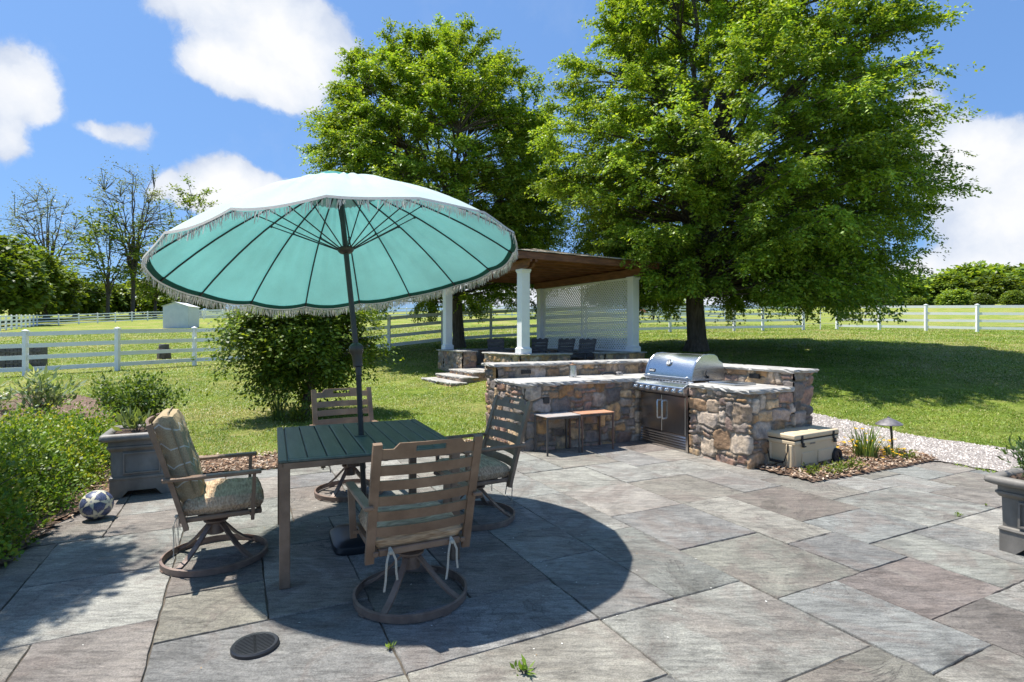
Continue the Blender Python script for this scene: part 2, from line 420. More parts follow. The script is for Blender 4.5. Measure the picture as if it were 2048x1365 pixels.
def Z0(x, y):
    x = np.asarray(x, float); y = np.asarray(y, float); sh = x.shape; x = x.ravel(); y = y.ravel()
    r = np.full(x.shape, _W[-1])
    for i in range(len(CPa)): r = r+_W[i]*_phi((x-CPa[i, 0])**2+(y-CPa[i, 1])**2)
    far = sstep(130, 260, np.hypot(x, y)); r = r*(1-far)+11.0*far
    near = sstep(.2, 3.0, polydist(PATIO, x, y))*(~inpoly(PATIO, x, y))
    return (r*near).reshape(sh)
PATIO = [(-2.5, .3), (-3.23, 3.47), (-3.62, 5.0), (-3.75, 5.5), (-2.78, 5.86), (.14, 7.1), (.2, 7.6), (1.755, 7.6), (2.66, 6.02), (2.63, 5.95), (2.94, 5.37), (4.87, 6.33), (5.05, 5.8), (5.3, 5.3), (6.2, 3), (6.4, .3)]
def zg(x, y): return float(Z0(np.array([x]), np.array([y]))[0])
PAVPOLY = [tuple((PAV+E1*u+E2*v)[:2]) for u, v in ((-.3, -.3), (PL1+.3, -.3), (PL1+.3, PL2+.3), (-.3, PL2+.3))]
KITCHEN = [tuple(ab(u, v)[:2]) for u, v in ((-1.85, 0), (0, 0), (0, -1.85), (1.05, -1.85), (1.05, 1.12), (-1.85, 1.12))]
# ================================================================== GROUND
def spaced(lo, hi, mid, fine, grow):
    r = [mid]; s = fine
    while r[-1] < hi: r.append(r[-1]+s); s *= grow
    l = [mid]; s = fine
    while l[-1] > lo: l.append(l[-1]-s); s *= grow
    return np.array(sorted(set(l+r)))
def grid_mesh(name, xs, ys, zf, m, keep=None, **kw):
    X, Y = np.meshgrid(xs, ys); Z = zf(X, Y); V = np.stack([X.ravel(), Y.ravel(), Z.ravel()], 1)
    nx, ny = len(xs), len(ys); i = np.arange(nx*ny).reshape(ny, nx)
    Q = np.stack([i[:-1, :-1], i[:-1, 1:], i[1:, 1:], i[1:, :-1]], -1).reshape(-1, 4)
    if keep is not None:
        c = V[Q].mean(1); Q = Q[keep(c[:, 0], c[:, 1])]
        u = np.unique(Q); mp = np.full(len(V), -1); mp[u] = np.arange(len(u)); V = V[u]; Q = mp[Q]
    return mesh_np(name, V, Q, m, smooth=True, **kw)
g = grid_mesh('ground', spaced(-420, 420, 0, .28, 1.035), spaced(-40, 520, 6, .25, 1.035),
              lambda x, y: Z0(x, y)-.05*inpoly(PATIO, x, y)-.012*(polydist(PATIO, x, y) < .4), MT['lawn'])
tag(g, kind='structure')

# bluestone patio: individually cut flags laid in a random rectangular pattern
def pave(nx, ny, sizes, rng):
    occ = np.zeros((nx, ny), int)-1; rects = []
    for j in range(ny):
        for i in range(nx):
            if occ[i, j] >= 0: continue
            opts = [sizes[k] for k in rng.permutation(len(sizes))]
            for w, h in opts+[(1, 1)]:
                if i+w > nx or j+h > ny: continue
                if (occ[i:i+w, j:j+h] >= 0).any(): continue
                # avoid leaving one-wide slots
                if i+w == nx-1: continue
                rest = 0
                while i+w+rest < nx and occ[i+w+rest, j] < 0: rest += 1
                if rest == 1 and (w, h) != (1, 1): continue
                occ[i:i+w, j:j+h] = len(rects); rects.append((i, j, w, h)); break
    return occ, rects
rng = np.random.default_rng(21)
U = .252
occ, rects = pave(61, 46, [(2, 3), (3, 3), (3, 2), (3, 4), (4, 3), (2, 2), (4, 2), (2, 4), (3, 3), (4, 3)], rng)
mb = MB()
pal = [(.235, .235, .225), (.262, .258, .242), (.212, .214, .208), (.25, .236, .216), (.232, .214, .196), (.28, .268, .242), (.255, .256, .243), (.205, .208, .205), (.242, .228, .208), (.205, .185, .17)]
for (i, j, w, h) in rects:
    a0, b0, a1, b1 = i*U-8.6, j*U-9.0, (i+w)*U-8.6, (j+h)*U-9.0
    c = ab((a0+a1)/2, (b0+b1)/2)
    if not (inpoly(PATIO, [c.x], [c.y])[0] or polydist(PATIO, [c.x], [c.y])[0] < .45): continue
    gp = rng.uniform(.002, .0058); z = rng.uniform(-.004, .002)
    tx, ty = rng.normal(0, .0022, 2)
    out = []
    cs = [(a0+gp, b0+gp), (a1-gp, b0+gp), (a1-gp, b1-gp), (a0+gp, b1-gp)]
    for k in range(4):
        p, q = cs[k], cs[(k+1) % 4]; n = 9
        for t in range(n):
            f = t/n; e = rng.normal(0, .0012 if t == 0 else .0024)
            out.append((p[0]+(q[0]-p[0])*f+e, p[1]+(q[1]-p[1])*f+e))
    ca, cb = (a0+a1)/2, (b0+b1)/2; n = len(out); V = []
    for (u, v) in out: V.append(ab(ca+(u-ca)*.992, cb+(v-cb)*.992, z+(u-ca)*tx+(v-cb)*ty))
    for (u, v) in out: V.append(ab(u, v, z-.006+(u-ca)*tx+(v-cb)*ty))
    for (u, v) in out: V.append(ab(u, v, -.045))
    base = np.array(pal[rng.integers(len(pal))])*np.array([1.06, 1.06, 1.02])*rng.uniform(.84, 1.14)+rng.normal(0, .003, 3)
    mb.add(V, [tuple(range(n))]+[(k, n+k, n+(k+1) % n, (k+1) % n) for k in range(n)]+[(n+k, 2*n+k, 2*n+(k+1) % n, n+(k+1) % n) for k in range(n)], None, tuple(base))
tag(mb.build('patio', MT['flag'], colors=True), kind='structure')
jb = MB(); jb.prism([(-9, -3), (8, -3), (8, 8.2), (-9, 8.2)], 'z', -.06, -.022)
xs = np.arange(-5, 7.5, .1); ys = np.arange(.2, 8.2, .1)
tag(grid_mesh('patio_joint_sand', xs, ys, lambda x, y: -.012+0*x, MT['joint'], lambda x, y: inpoly(PATIO, x, y)), kind='structure')

BED_L = [(-3.75, 5.5), (-4.2, 6.5), (-5.1, 8), (-7.4, 10.9), (-9.5, 12.1), (-14.5, 12.6), (-15, 2), (-6, .2), (-2.5, .2), (-3.23, 3.47), (-3.62, 5.0)]
BED_F = [(-3.78, 5.46), (-2.78, 5.84), (.16, 7.06), (.08, 7.6), (-.7, 7.45), (-2, 6.95), (-3.3, 6.5), (-4.25, 6.4)]
BED_R = [(2.62, 6.0), (2.94, 5.38), (4.0, 5.88), (4.9, 6.33), (4.95, 6.7), (4.3, 7.2), (3.75, 8.3), (3.5, 8.3), (3.5, 6.4)]
GRAV = [(3.6, 7.9), (3.7, 9.5), (5.0, 9.4), (5.44, 8.86), (5.8, 7.6), (6.35, 6.75), (8.2, 5.4), (10, 2.6), (7, 2.4), (5.9, 4.5), (5.2, 5.7), (4.85, 6.35), (4.35, 7.0)]
def sheet(name, poly, m, zo, step=.045, wob=.05, bumps=.01, lab=None):
    P = np.array(poly); xs = np.arange(P[:, 0].min()-.1, P[:, 0].max()+.1, step); ys = np.arange(max(P[:, 1].min(), .2)-.1, P[:, 1].max()+.1, step)
    def keep(x, y):
        wx = x+(fbm(x*3, y*3, 5)-.5)*2*wob; wy = y+(fbm(x*3, y*3, 9)-.5)*2*wob
        return inpoly(poly, wx, wy)
    o = grid_mesh(name, xs, ys, lambda x, y: np.maximum(Z0(x, y), 0)+zo+bumps*(fbm(x*6, y*6, 3)*2-.8), m, keep)
    return tag(o, kind='structure')
sheet('mulch_bed', BED_L, MT['mulch'], .02, .08, .12, .02)
sheet('mulch_strip', BED_F, MT['mulch'], .012, .05, .12, .012)
sheet('mulch_corner', BED_R, MT['mulch'], .012, .045, .03, .012)
sheet('gravel_path', GRAV, MT['gravel'], .010, .06, .10, .008)

# ---- loose cover: thin chips on the mulch, pebbles on the gravel, blades on the lawn
def rnd_in(poly, n, rng, dens=None):
    P = np.array(poly); lo = P.min(0); hi = P.max(0); out = np.zeros((0, 2))
    while len(out) < n:
        q = rng.uniform(lo, hi, (n*2, 2)); q = q[inpoly(poly, q[:, 0], q[:, 1])]
        if dens is not None: q = q[rng.random(len(q)) < dens(q[:, 0], q[:, 1])]
        out = np.r_[out, q]
    return out[:n]
def quads_cloud(P, D, Nn, L, W, back=.0, mid=.45):
    """rhombic leaves: P base points, D axes, Nn approximate normals"""
    D = D/np.linalg.norm(D, axis=1, keepdims=True)
    S = np.cross(D, Nn); S /= np.linalg.norm(S, axis=1, keepdims=True)+1e-9
    L = np.asarray(L).reshape(-1, 1); W = np.asarray(W).reshape(-1, 1)
    U2 = np.cross(S, D)
    V = np.empty((len(P), 4, 3)); V[:, 0] = P; V[:, 1] = P+D*L*mid+S*W*.5-U2*W*.10; V[:, 2] = P+D*L; V[:, 3] = P+D*L*mid-S*W*.5-U2*W*.10
    Q = np.arange(len(P)*4).reshape(-1, 4)
    return V.reshape(-1, 3), Q
rng = np.random.default_rng(5)
P = np.r_[rnd_in(BED_L, 26000, rng, lambda x, y: np.clip((6.5/np.maximum(y, 3))**2, 0, 1)), rnd_in(BED_F, 4800, rng), rnd_in(BED_R, 4500, rng)]
nP = len(P); a = rng.uniform(0, 2*PI, nP)
z = np.maximum(Z0(P[:, 0], P[:, 1]), 0)+rng.uniform(.028, .05, nP)
D = np.stack([np.cos(a), np.sin(a), rng.normal(0, .3, nP)], 1); NN = np.stack([rng.normal(0, .4, nP), rng.normal(0, .4, nP), np.ones(nP)], 1)
V, Q = quads_cloud(np.c_[P, z], D, NN, rng.uniform(.025, .07, nP), rng.uniform(.01, .03, nP))
cp = np.array([(.30, .20, .13), (.20, .115, .07), (.42, .32, .23), (.12, .07, .045), (.36, .22, .13), (.50, .41, .32)])
cc = cp[rng.integers(0, 6, nP)]*rng.uniform(.7, 1.2, (nP, 1))
tag(mesh_np('leaf_litter', V, Q, MT['chip'], col=np.repeat(cc, 4, 0)), 'dry brown leaf litter and bark chips over the planting beds', 'leaf litter', kind='stuff')
P = rnd_in(GRAV, 9000, rng); nP = len(P); z = np.maximum(Z0(P[:, 0], P[:, 1]), 0)+.012
s = rng.uniform(.006, .016, nP)[:, None]
o4 = np.array([(1, 0, 0), (-.5, .87, 0), (-.5, -.87, 0), (0, 0, 1.1)])
V = (np.c_[P, z][:, None, :]+o4[None]*s[:, None, :]).reshape(-1, 3); b4 = np.arange(nP)[:, None]*4
Q = np.concatenate([b4+np.array(t) for t in ((0, 1, 3), (1, 2, 3), (2, 0, 3))])
cc = np.array([.46, .42, .39])*rng.uniform(.5, 1.35, (nP, 1))
tag(mesh_np('pebbles', V, Q, MT['chip'], col=np.repeat(cc, 4, 0)), 'loose pale pebbles lying over the gravel path', 'pebbles', kind='stuff')

def grass_field(n, ymin, ymax, seed, hs, extra=None):
    rng = np.random.default_rng(seed)
    y = ymin*(ymax/ymin)**rng.random(n); x = rng.uniform(-1.02, 1.02, n)*(y+.8)
    k = ~inpoly(PATIO, x, y) & ~inpoly(KITCHEN, x, y) & ~inpoly(PAVPOLY, x, y)
    for b in (BED_L, GRAV, BED_R): k &= ~inpoly(b, x+(fbm(x*3, y*3, 5)-.5)*.16, y)
    k &= ~(inpoly(BED_F, x, y) & (rng.random(n) < .80))
    k &= (fbm(x*1.3, y*1.3, 44) > .30)
    x = x[k]; y = y[k]; n = len(x); z = Z0(x, y)-.006
    t = fbm(x*.5, y*.5, 31); t2 = fbm(x*2.5, y*2.5, 77)
    wide = (y/8.0)**.9
    h = hs*rng.uniform(.55, 1.25, n)*(1+.25*(wide-1)); w = .0075*wide*rng.uniform(.7, 1.3, n)
    an = rng.uniform(0, 2*PI, n); le = rng.uniform(.5, 1.7, n)
    S = np.stack([np.cos(an+1.57), np.sin(an+1.57), 0*an], 1)*w[:, None]
    base = np.stack([x, y, z], 1); tip = base+np.stack([np.cos(an)*le*h, np.sin(an)*le*h, h], 1)
    V = np.stack([base-S, base+S, tip], 1).reshape(-1, 3); Q = np.arange(n*3).reshape(-1, 3)
    g1 = np.array([.125, .205, .022]); g2 = np.array([.28, .37, .055]); tan = np.array([.48, .44, .20])
    f = np.clip((t2-.3)*2+rng.normal(0, .25, n), 0, 1)[:, None]
    c = g1*(1-f)+g2*f
    dry = (rng.random(n) < np.clip((t-.40)*1.6, .06, .5))[:, None]
    c = np.where(dry, tan*rng.uniform(.7, 1.1, (n, 1)), c)*rng.uniform(.75, 1.25, (n, 1))
    return V, Q, np.repeat(c, 3, 0)
V, Q, cc = grass_field(620000, 5.6, 46, 3, .030)
tag(mesh_np('grass', V, Q, MT['grass'], col=cc), 'short mown lawn grass with dry straw blades', 'grass', kind='stuff')

rng = np.random.default_rng(88)
q = rnd_in([(-11, 9), (10, 6), (17, 26), (-12, 16)], 1500, rng, lambda x, y: (fbm(x*.8, y*.8, 12) > .48)*np.clip(9/y, 0, 1))
k = ~inpoly(PATIO, q[:, 0], q[:, 1]) & ~inpoly(KITCHEN, q[:, 0], q[:, 1]) & ~inpoly(PAVPOLY, q[:, 0], q[:, 1]) & ~inpoly(BED_L, q[:, 0], q[:, 1]) & ~inpoly(GRAV, q[:, 0], q[:, 1]); q = q[k]; n = len(q)
z = Z0(q[:, 0], q[:, 1])+rng.uniform(.03, .05, n); a = rng.uniform(0, 6.28, n); s_ = .016*(q[:, 1]/9)**.6
V, Q = quads_cloud(np.c_[q, z], np.stack([np.cos(a), np.sin(a), np.full(n, .5)], 1), np.stack([np.sin(a)*.3, np.cos(a)*.3, np.ones(n)], 1), s_*rng.uniform(.8, 1.5, n), s_*rng.uniform(.7, 1.1, n))
cc = np.where((rng.random(n) < .7)[:, None], [.62, .63, .50], [.45, .36, .2])
tag(mesh_np('clover', V, Q, MT['leaf'], col=np.repeat(cc, 4, 0)), 'tiny pale clover heads and dry bits scattered through the lawn', 'clover', kind='stuff')
# ================================================================== DINING SET
# ---- table
TA = math.radians(23.5); TC = Vector((-1.071, 3.894, 0)); TW, TL = 1.085, 1.235
t = thing('patio_table', 'square brown metal dining table with dark green slatted top, pierced by the umbrella pole', 'table', TC, TA)
mb = MB()
n = 9; w = (TW-.05*2)/n
for i in range(n): mb.rbox((-TW/2+.05+w*(i+.5), 0, .727), (w-.008, TL-.09, .014), .003, 1)
for s in (-1, 1):
    mb.rbox((s*(TW/2-.024), 0, .727), (.046, TL, .016), .003, 1); mb.rbox((0, s*(TL/2-.022), .7265), (TW-.1, .042, .0145), .003, 1)
mb.lathe([(.026, .736), (.045, .736), (.045, .741), (.026, .741)], 20, Matrix.Translation((0, -.0, 0)), False)
mb.box((0, 0, .7115), (TW-.05, TL-.05, .006)); mb.build('tabletop', MT['slate_green'], t)
mb = MB()
for s in (-1, 1):
    mb.box((s*(TW/2-.012), 0, .700), (.022, TL-.006, .036)); mb.box((0, s*(TL/2-.012), .700), (TW-.052, .022, .0355))
for i in (-.3, .3): mb.box((i*TW, 0, .70), (.03, TL-.06, .03))
mb.build('apron', MT['brown'], t)
for sx in (-1, 1):
    for sy in (-1, 1):
        MB().rbox((sx*(TW/2-.034), sy*(TL/2-.034), .351), (.058, .058, .698), .004, 1).build('leg', MT['brown'], t)

# ---- swivel chairs
def pad(w, d, h, nx=22, ny=22, dents=(), seed=0, edge=.34):
    """a soft cushion lying in xy, bottom at z=0"""
    mb = MB(); V = []; rows = []
    def hz(u, v):
        e = max(0., (1-abs(u)**5)*(1-abs(v)**5))**edge
        z = h*(.42+.58*e)
        for (a, b) in dents: z -= .026*math.exp(-((u-a)**2+(v-b)**2)/.022)
        return z+.005*math.sin(7*u+seed)*math.sin(6*v+seed*2)+.003*math.sin(13*v+5*u+seed)
    def pos(i, j):
        u = -1+2*i/nx; v = -1+2*j/ny
        # rounded plan
        k = 1-.035*(abs(u)*abs(v))**3
        return u*k*w/2, v*k*d/2, u, v
    top = [[None]*(ny+1) for _ in range(nx+1)]; bot = [[None]*(ny+1) for _ in range(nx+1)]
    for i in range(nx+1):
        for j in range(ny+1):
            x, y, u, v = pos(i, j); z = hz(u, v)
            top[i][j] = len(V); V.append((x, y, z))
            e = (1-abs(u)**8)*(1-abs(v)**8)
            bot[i][j] = len(V); V.append((x*.985, y*.985, h*.30*(1-min(1, e*3))))
    Fs = []
    for i in range(nx):
        for j in range(ny):
            Fs.append((top[i][j], top[i+1][j], top[i+1][j+1], top[i][j+1])); Fs.append((bot[i][j], bot[i][j+1], bot[i+1][j+1], bot[i+1][j]))
    for i in range(nx):
        Fs.append((top[i][0], bot[i][0], bot[i+1][0], top[i+1][0])); Fs.append((top[i][ny], top[i+1][ny], bot[i+1][ny], bot[i][ny]))
    for j in range(ny):
        Fs.append((top[0][j], top[0][j+1], bot[0][j+1], bot[0][j])); Fs.append((top[nx][j], bot[nx][j], bot[nx][j+1], top[nx][j+1]))
    return V, Fs
def post_y(z): return -.155-.165*((z-.30)/.62)-.02*((z-.30)/.62)**2
def make_chair(label):
    t = thing('swivel_chair', label, 'chair', (0, 0, 0), 0, 'swivel chairs round the patio table')
    mb = MB().lathe([(.296, .006), (.310, .006), (.312, .042), (.298, .046), (.296, .006)], 56, None, False)
    for a in (20, 110, 200, 290): mb.box((.304*math.cos(math.radians(a)), .304*math.sin(math.radians(a)), .004), (.05, .02, .008), None, math.radians(a+90))
    mb.build('base_ring', MT['bronze'], t, smooth=True)
    for k in range(4):
        a = PI/4+k*PI/2; c, s = math.cos(a), math.sin(a)
        pr = [(.035, .232), (.06, .215), (.10, .175), (.16, .115), (.23, .060), (.296, .026)]
        mb = MB()
        for (p, q) in zip(pr[:-1], pr[1:]): pass
        V = []; Fs = []; tx, ty = -s*.017, c*.017
        for i, (r, z) in enumerate(pr):
            for (dx, dz) in ((-1, -.008), (1, -.008), (1, .008), (-1, .008)): V.append((c*r+dx*tx, s*r+dx*ty, z+dz))
        for i in range(len(pr)-1):
            for q in range(4): Fs.append((i*4+q, i*4+(q+1) % 4, i*4+4+(q+1) % 4, i*4+4+q))
        Fs += [(3, 2, 1, 0), tuple(len(V)-4+q for q in range(4))]
        mb.add(V, Fs); mb.build('base_leg', MT['bronze'], t)
    mb = MB().lathe([(.052, .165), (.048, .232), (.060, .236), (.072, .246), (.072, .254), (.055, .264), (.032, .268), (.030, .305), (.03, .306)], 24)
    mb.rbox((0, 0, .312), (.17, .20, .018), .004, 1); mb.box((.0, .07, .296), (.06, .14, .014)); mb.box((0, .145, .285), (.12, .018, .04))
    mb.build('swivel', MT['bronze'], t, smooth=True)
    mb = MB()
    for s in (-1, 1): mb.rbox((s*.235, .035, .336), (.030, .45, .028), .005, 1)
    mb.rbox((0, .245, .336), (.44, .028, .028), .005, 1); mb.rbox((0, -.175, .338), (.44, .026, .036), .005, 1)
    for y in (-.07, .06, .16): mb.box((0, y, .334), (.442, .05, .012))
    mb.build('seat_frame', MT['brown'], t)
    mb = MB()
    for s in (-1, 1):
        zs = [.285, .40, .55, .70, .82, .925]
        for z0, z1 in zip(zs[:-1], zs[1:]):
            mb.bar((s*.262, post_y(z0), z0), (s*.262, post_y(z1), z1+.001), .044, .026, (0, 1, 0))
    def slat(x0, x1, z0, z1, th=.016, nseg=8):
        V = []; Fs = []
        for i in range(nseg+1):
            x = x0+(x1-x0)*i/nseg; bow = .030*(1-(x/.24)**2)
            for (z, o) in ((z0, -th/2), (z0, th/2), (z1, th/2), (z1, -th/2)): V.append((x, post_y(z)-bow+o, z))
        for i in range(nseg):
            for q in range(4): Fs.append((i*4+q, i*4+4+q, i*4+4+(q+1) % 4, i*4+(q+1) % 4))
        Fs += [(0, 1, 2, 3), tuple(len(V)-1-q for q in range(4))]
        mb.add(V, Fs)
    for z in (.785, .705, .622, .540, .455): slat(-.242, .242, z-.026, z+.026)
    slat(-.242, -.158, .846, .896, nseg=3); slat(.158, .242, .846, .896, nseg=3)
    slat(-.158, -.078, .846, .926, nseg=3); slat(.078, .158, .846, .926, nseg=3)
    slat(-.078, .078, .846, .880, nseg=5); slat(-.078, .078, .908, .926, nseg=5)
    for s in (-1, 1):  # shoulders of the raised head rail
        mb.add([(s*.158, post_y(.896)-.03*(1-.43)-.008, .896), (s*.158, post_y(.896)-.009, .896), (s*.158, post_y(.926)-.009, .926), (s*.158, post_y(.926)-.025, .926), (s*.185, post_y(.896)-.0205, .896), (s*.185, post_y(.896)-.004, .896)],
               [(0, 1, 2, 3), (3, 2, 5, 4), (0, 3, 4), (1, 5, 2), (0, 4, 5, 1)])
    mb.build('backrest', MT['brown'], t)
    for s in (-1, 1):
        mb = MB()
        mb.rbox((s*.287, -.01, .598), (.05, .53, .022), .005, 1)
        mb.bar((s*.287, .215, .588), (s*.275, .205, .300), .036, .02, (0, 1, 0))
        mb.bar((s*.275, .205, .335), (s*.236, .20, .335), .03, .02)
        mb.build('armrest', MT['brown'], t)
    V, Fs = pad(.49, .47, .115, dents=((-.4, -.4), (.4, -.4), (-.4, .4), (.4, .4)), seed=len(bpy.data.objects) % 7)
    cu = MB().add(V, Fs, Matrix.Translation((0, .045, .352))).build('seat_cushion', MT['cushion'], t, smooth=True)
    for s in (-1, 1):
        mb = MB(); x = s*.165
        for (dx, dy, L) in ((-.028, -.012, .20), (.030, .006, .16)):
            pts = [(x, -.185, .362), (x+dx*.3, -.205, .345), (x+dx*.9, -.212+dy, .30), (x+dx, -.205+dy, .35-L*.7), (x+dx*1.25, -.20+dy, .35-L)]
            for p, q in zip(pts[:-1], pts[1:]): mb.bar(p, q, .011, .002, (0, 1, 0))
        mb.sphere((x, -.207, .343), .012, 8, 5)
        mb.build('tie', MT['ribbon'], cu)
    return t
ch = make_chair('swivel chair nearest the viewer, its slatted brown back turned to us, cream ties hanging')
ch2 = copy_tree(ch); ch2['label'] = 'swivel chair with a chevron back cushion, between the planter and the table'
ch3 = copy_tree(ch); ch3['label'] = 'swivel chair seen from its side in front of the two little steel tables'
ch4 = copy_tree(ch); ch4['label'] = 'swivel chair across the table in front of the bushy shrub, facing us'
for o, px, py, ang, da in ((ch, 822, 1192, 26.5, 0), (ch2, 432, 1115, -63.5, 1), (ch3, 952, 1036, 116.5, 4), (ch4, 700, 985, 206.5, 3)):
    d = EYE*F/(py-YH); o.location = ((px-1024)/F*d, d, 0); o.rotation_euler.z = math.radians(ang+da)
# the back cushion of the left chair
MT['piping'] = simple('piping_cloth', [(.20, .16, .10), (.27, .22, .14)], .9, 30)
V, Fs = pad(.43, .58, .135, seed=3, edge=.22)
tilt = math.atan2(.185, .62)
M = Matrix.Translation((0, post_y(.42)+.012, .40)) @ Matrix.Rotation(tilt, 4, 'X') @ Matrix(((1, 0, 0, 0), (0, 0, 1, 0), (0, 1, 0, .29), (0, 0, 0, 1)))
bc = MB().add(V, Fs, M).build('back_cushion', MT['chevron'], ch2, smooth=True)
mb = MB()
for zz in (.118,):
    pts = []
    for k in range(41):
        a = 2*PI*k/40; u = max(-1, min(1, 1.25*math.cos(a))); v = max(-1, min(1, 1.25*math.sin(a)))
        pts.append(M @ Vector((u*.212, v*.285, zz*.75)))
    mb.tube(pts, .0045, 6, False)
mb.build('piping', MT['piping'], bc, smooth=True)
for s in (-1, 1):
    mb = MB()
    for k, (dx, L) in enumerate(((-.02, .26), (.015, .20))):
        pts = [(s*.20, -.20, .36), (s*.205+dx, -.225, .30), (s*.20+dx*1.3, -.22, .36-L*.7), (s*.20+dx, -.225, .36-L)]
        for p, q in zip(pts[:-1], pts[1:]): mb.bar(p, q, .012, .003, (0, 1, 0))
    mb.sphere((s*.20, -.205, .355), .013, 8, 5)
    mb.build('tie', MT['ribbon'], bc)

# ---- umbrella
UC = Vector((-1.12, 3.95, 1.36)); UB = Vector((-1.03, 3.87, 0))
un = Vector((-.1456, .1405, 1)).normalized()
ue1 = un.cross(Vector((0, 1, 0))).normalized(); ue2 = un.cross(ue1)
RC = UC+Vector((0, .0118, 0))+un*.6132; RR = 1.250; PH0 = .2229; HH = .655
t = thing('patio_umbrella', 'large faded teal umbrella with white fringe, tilted over the dining table', 'umbrella', UB)
def U3(v): return Vector(v)-UB
def canopy_pt(tr, ang, off=0.0):
    k = ((ang-PH0)/(2*PI/16)) % 1.0; d = abs(k-.5)*2                 # 1 on a rib, 0 mid panel
    mid = 1-d*d
    chord = math.cos(PI/16)/math.cos((k-.5)*2*PI/16)
    r = RR*tr*(chord*.6+.4+ .004*mid)
    z = HH*(1-(.45*tr+.55*tr**2.1)) - .020*mid*math.sin(PI*min(tr, 1)*.9)*tr - .014*mid*sstep(.85, 1.0, tr) + off + .013*math.sin(tr*PI)*math.sin(k*2*PI*3+tr*9+ang*2.3)*mid + .014*tr*mid*math.sin(ang*3.1+tr*7)
    return RC+(ue1*math.cos(ang)+ue2*math.sin(ang))*r+un*z
def ring_surface(trs, sub=12, off=0.0, close=True):
    n = 16*sub; V = []; Q = []
    for tr in trs:
        for k in range(n): V.append(U3(canopy_pt(tr, PH0+2*PI*k/n, off)))
    for i in range(len(trs)-1):
        for k in range(n):
            a = i*n+k; b = i*n+(k+1) % n; Q.append((a, b, b+n, a+n))
    return V, Q
V, Q = ring_surface([.03]+[.06+.94*i/14 for i in range(15)])
can = mesh_np('canopy', V, Q, MT['canopy'], t, smooth=True)
V, Q = ring_surface([.977, .985, .993, 1.0], off=-.005); mesh_np('hem_band', V, Q, MT['hem'], can, smooth=True)
# vent cap: a loose little second skirt at the crown, its edge lifted by the wind
V = []; Q = []; n = 48
for i, tr in enumerate((.02, .09, .16, .235)):
    for k in range(n):
        a = PH0+2*PI*k/n; lift = .022+(.030*max(0, math.sin(a*2.0+.6))+.012*math.sin(a*5))*(i/3)**2
        V.append(U3(canopy_pt(tr, PH0, lift)-canopy_pt(tr, PH0)+RC+(ue1*math.cos(a)+ue2*math.sin(a))*RR*tr+un*HH*(1-(.45*tr+.55*tr**2.1))))
for i in range(3):
    for k in range(n): a = i*n+k; b = i*n+(k+1) % n; Q.append((a, b, b+n, a+n))
mesh_np('vent_cap', V, Q, MT['canopy'], can, smooth=True)
# trim and fringe
V, Q = ring_surface([1.0, 1.004], off=0); n = 128
V = [U3(canopy_pt(1.0, PH0+2*PI*k/n, .004)+(ue1*math.cos(PH0+2*PI*k/n)+ue2*math.sin(PH0+2*PI*k/n))*.006) for k in range(n)]+[U3(canopy_pt(1.0, PH0+2*PI*k/n, -.013)+(ue1*math.cos(PH0+2*PI*k/n)+ue2*math.sin(PH0+2*PI*k/n))*.009) for k in range(n)]
mesh_np('trim', V, [(k, (k+1) % n, n+(k+1) % n, n+k) for k in range(n)], MT['fringe'], can, smooth=True)
rng = np.random.default_rng(11); V = []; Q = []
def strand(p, d, L, w, side):
    q = p+d*L*.5; r = p+d*L; o = len(V)
    V.extend([U3(p-side*w), U3(p+side*w), U3(q+side*w*1.1), U3(q-side*w*1.1), U3(r+side*w*.6), U3(r-side*w*.6)])
    Q.append((o, o+1, o+2, o+3)); Q.append((o+3, o+2, o+4, o+5))
m = 1500
for k in range(m):
    a = PH0+2*PI*(k+rng.uniform(-.4, .4))/m
    rad = ue1*math.cos(a)+ue2*math.sin(a); tan = ue2*math.cos(a)-ue1*math.sin(a)
    p = canopy_pt(1.0, a, -.016)+rad*(.008+rng.uniform(-.003, .003))
    frayed = fbm(np.array([a*3.0]), np.array([1.7]), 4)[0]
    near = rad.y < -.15
    L = rng.uniform(.045, .07)*(1 if not near else rng.uniform(.35, 1.05))
    if near and frayed < .40 and rng.random() < .65: continue
    d = Vector((rng.normal(0, .13), rng.normal(0, .13), -1))+rad*.05+tan*(.25*math.sin(a*40))
    strand(p, d.normalized(), L, rng.uniform(.0016, .0032), (tan+Vector(rng.normal(0, .4, 3))).normalized())
mesh_np('fringe', V, Q, MT['fringe'], can)
hub = UC+un*.73
for k in range(16):
    a = PH0+2*PI*k/16
    pts = [U3(canopy_pt(.03+.965*i/10, a, -.012)) for i in range(11)]
    rb = MB().tube(pts, .0065, 6).build('rib', MT['black_metal'], t)
    j = canopy_pt(.47, a, -.022); rad = (ue1*math.cos(a)+ue2*math.sin(a))
    mb = MB().tube([U3(hub+rad*.045), U3(j)], .0045, 6); mb.sphere(U3(j), .011, 8, 6)
    mb.build('strut', MT['black_metal'], rb)
Mh = Matrix.Translation(U3(hub)) @ Matrix((ue1, ue2, un)).transposed().to_4x4()
MB().lathe([(.024, -.03), (.045, -.022), (.058, -.006), (.058, .012), (.04, .02), (.026, .024)], 24, Mh).build('runner', MT['pole'], t, smooth=True)
MB().tube([U3(UC-un*.02), U3(UC+un*1.29)], .0195, 14).build('upper_pole', MT['pole'], t, smooth=True)
Mc = Matrix.Translation(U3(UC)) @ Matrix((ue1, ue2, un)).transposed().to_4x4()
mb = MB().lathe([(.021, -.20), (.021, -.145), (.033, -.14), (.036, -.06), (.040, -.05), (.050, -.03), (.052, -.005), (.046, .012), (.030, .026), (.0205, .03)], 24, Mc)
mb.build('tilt_collar', MT['pole'], t, smooth=True)
MB().box((0, -.0232, -.165), (.024, .001, .018), Mc).build('sticker', simple('sticker_paper', [(.75, .75, .75)], .5), t)
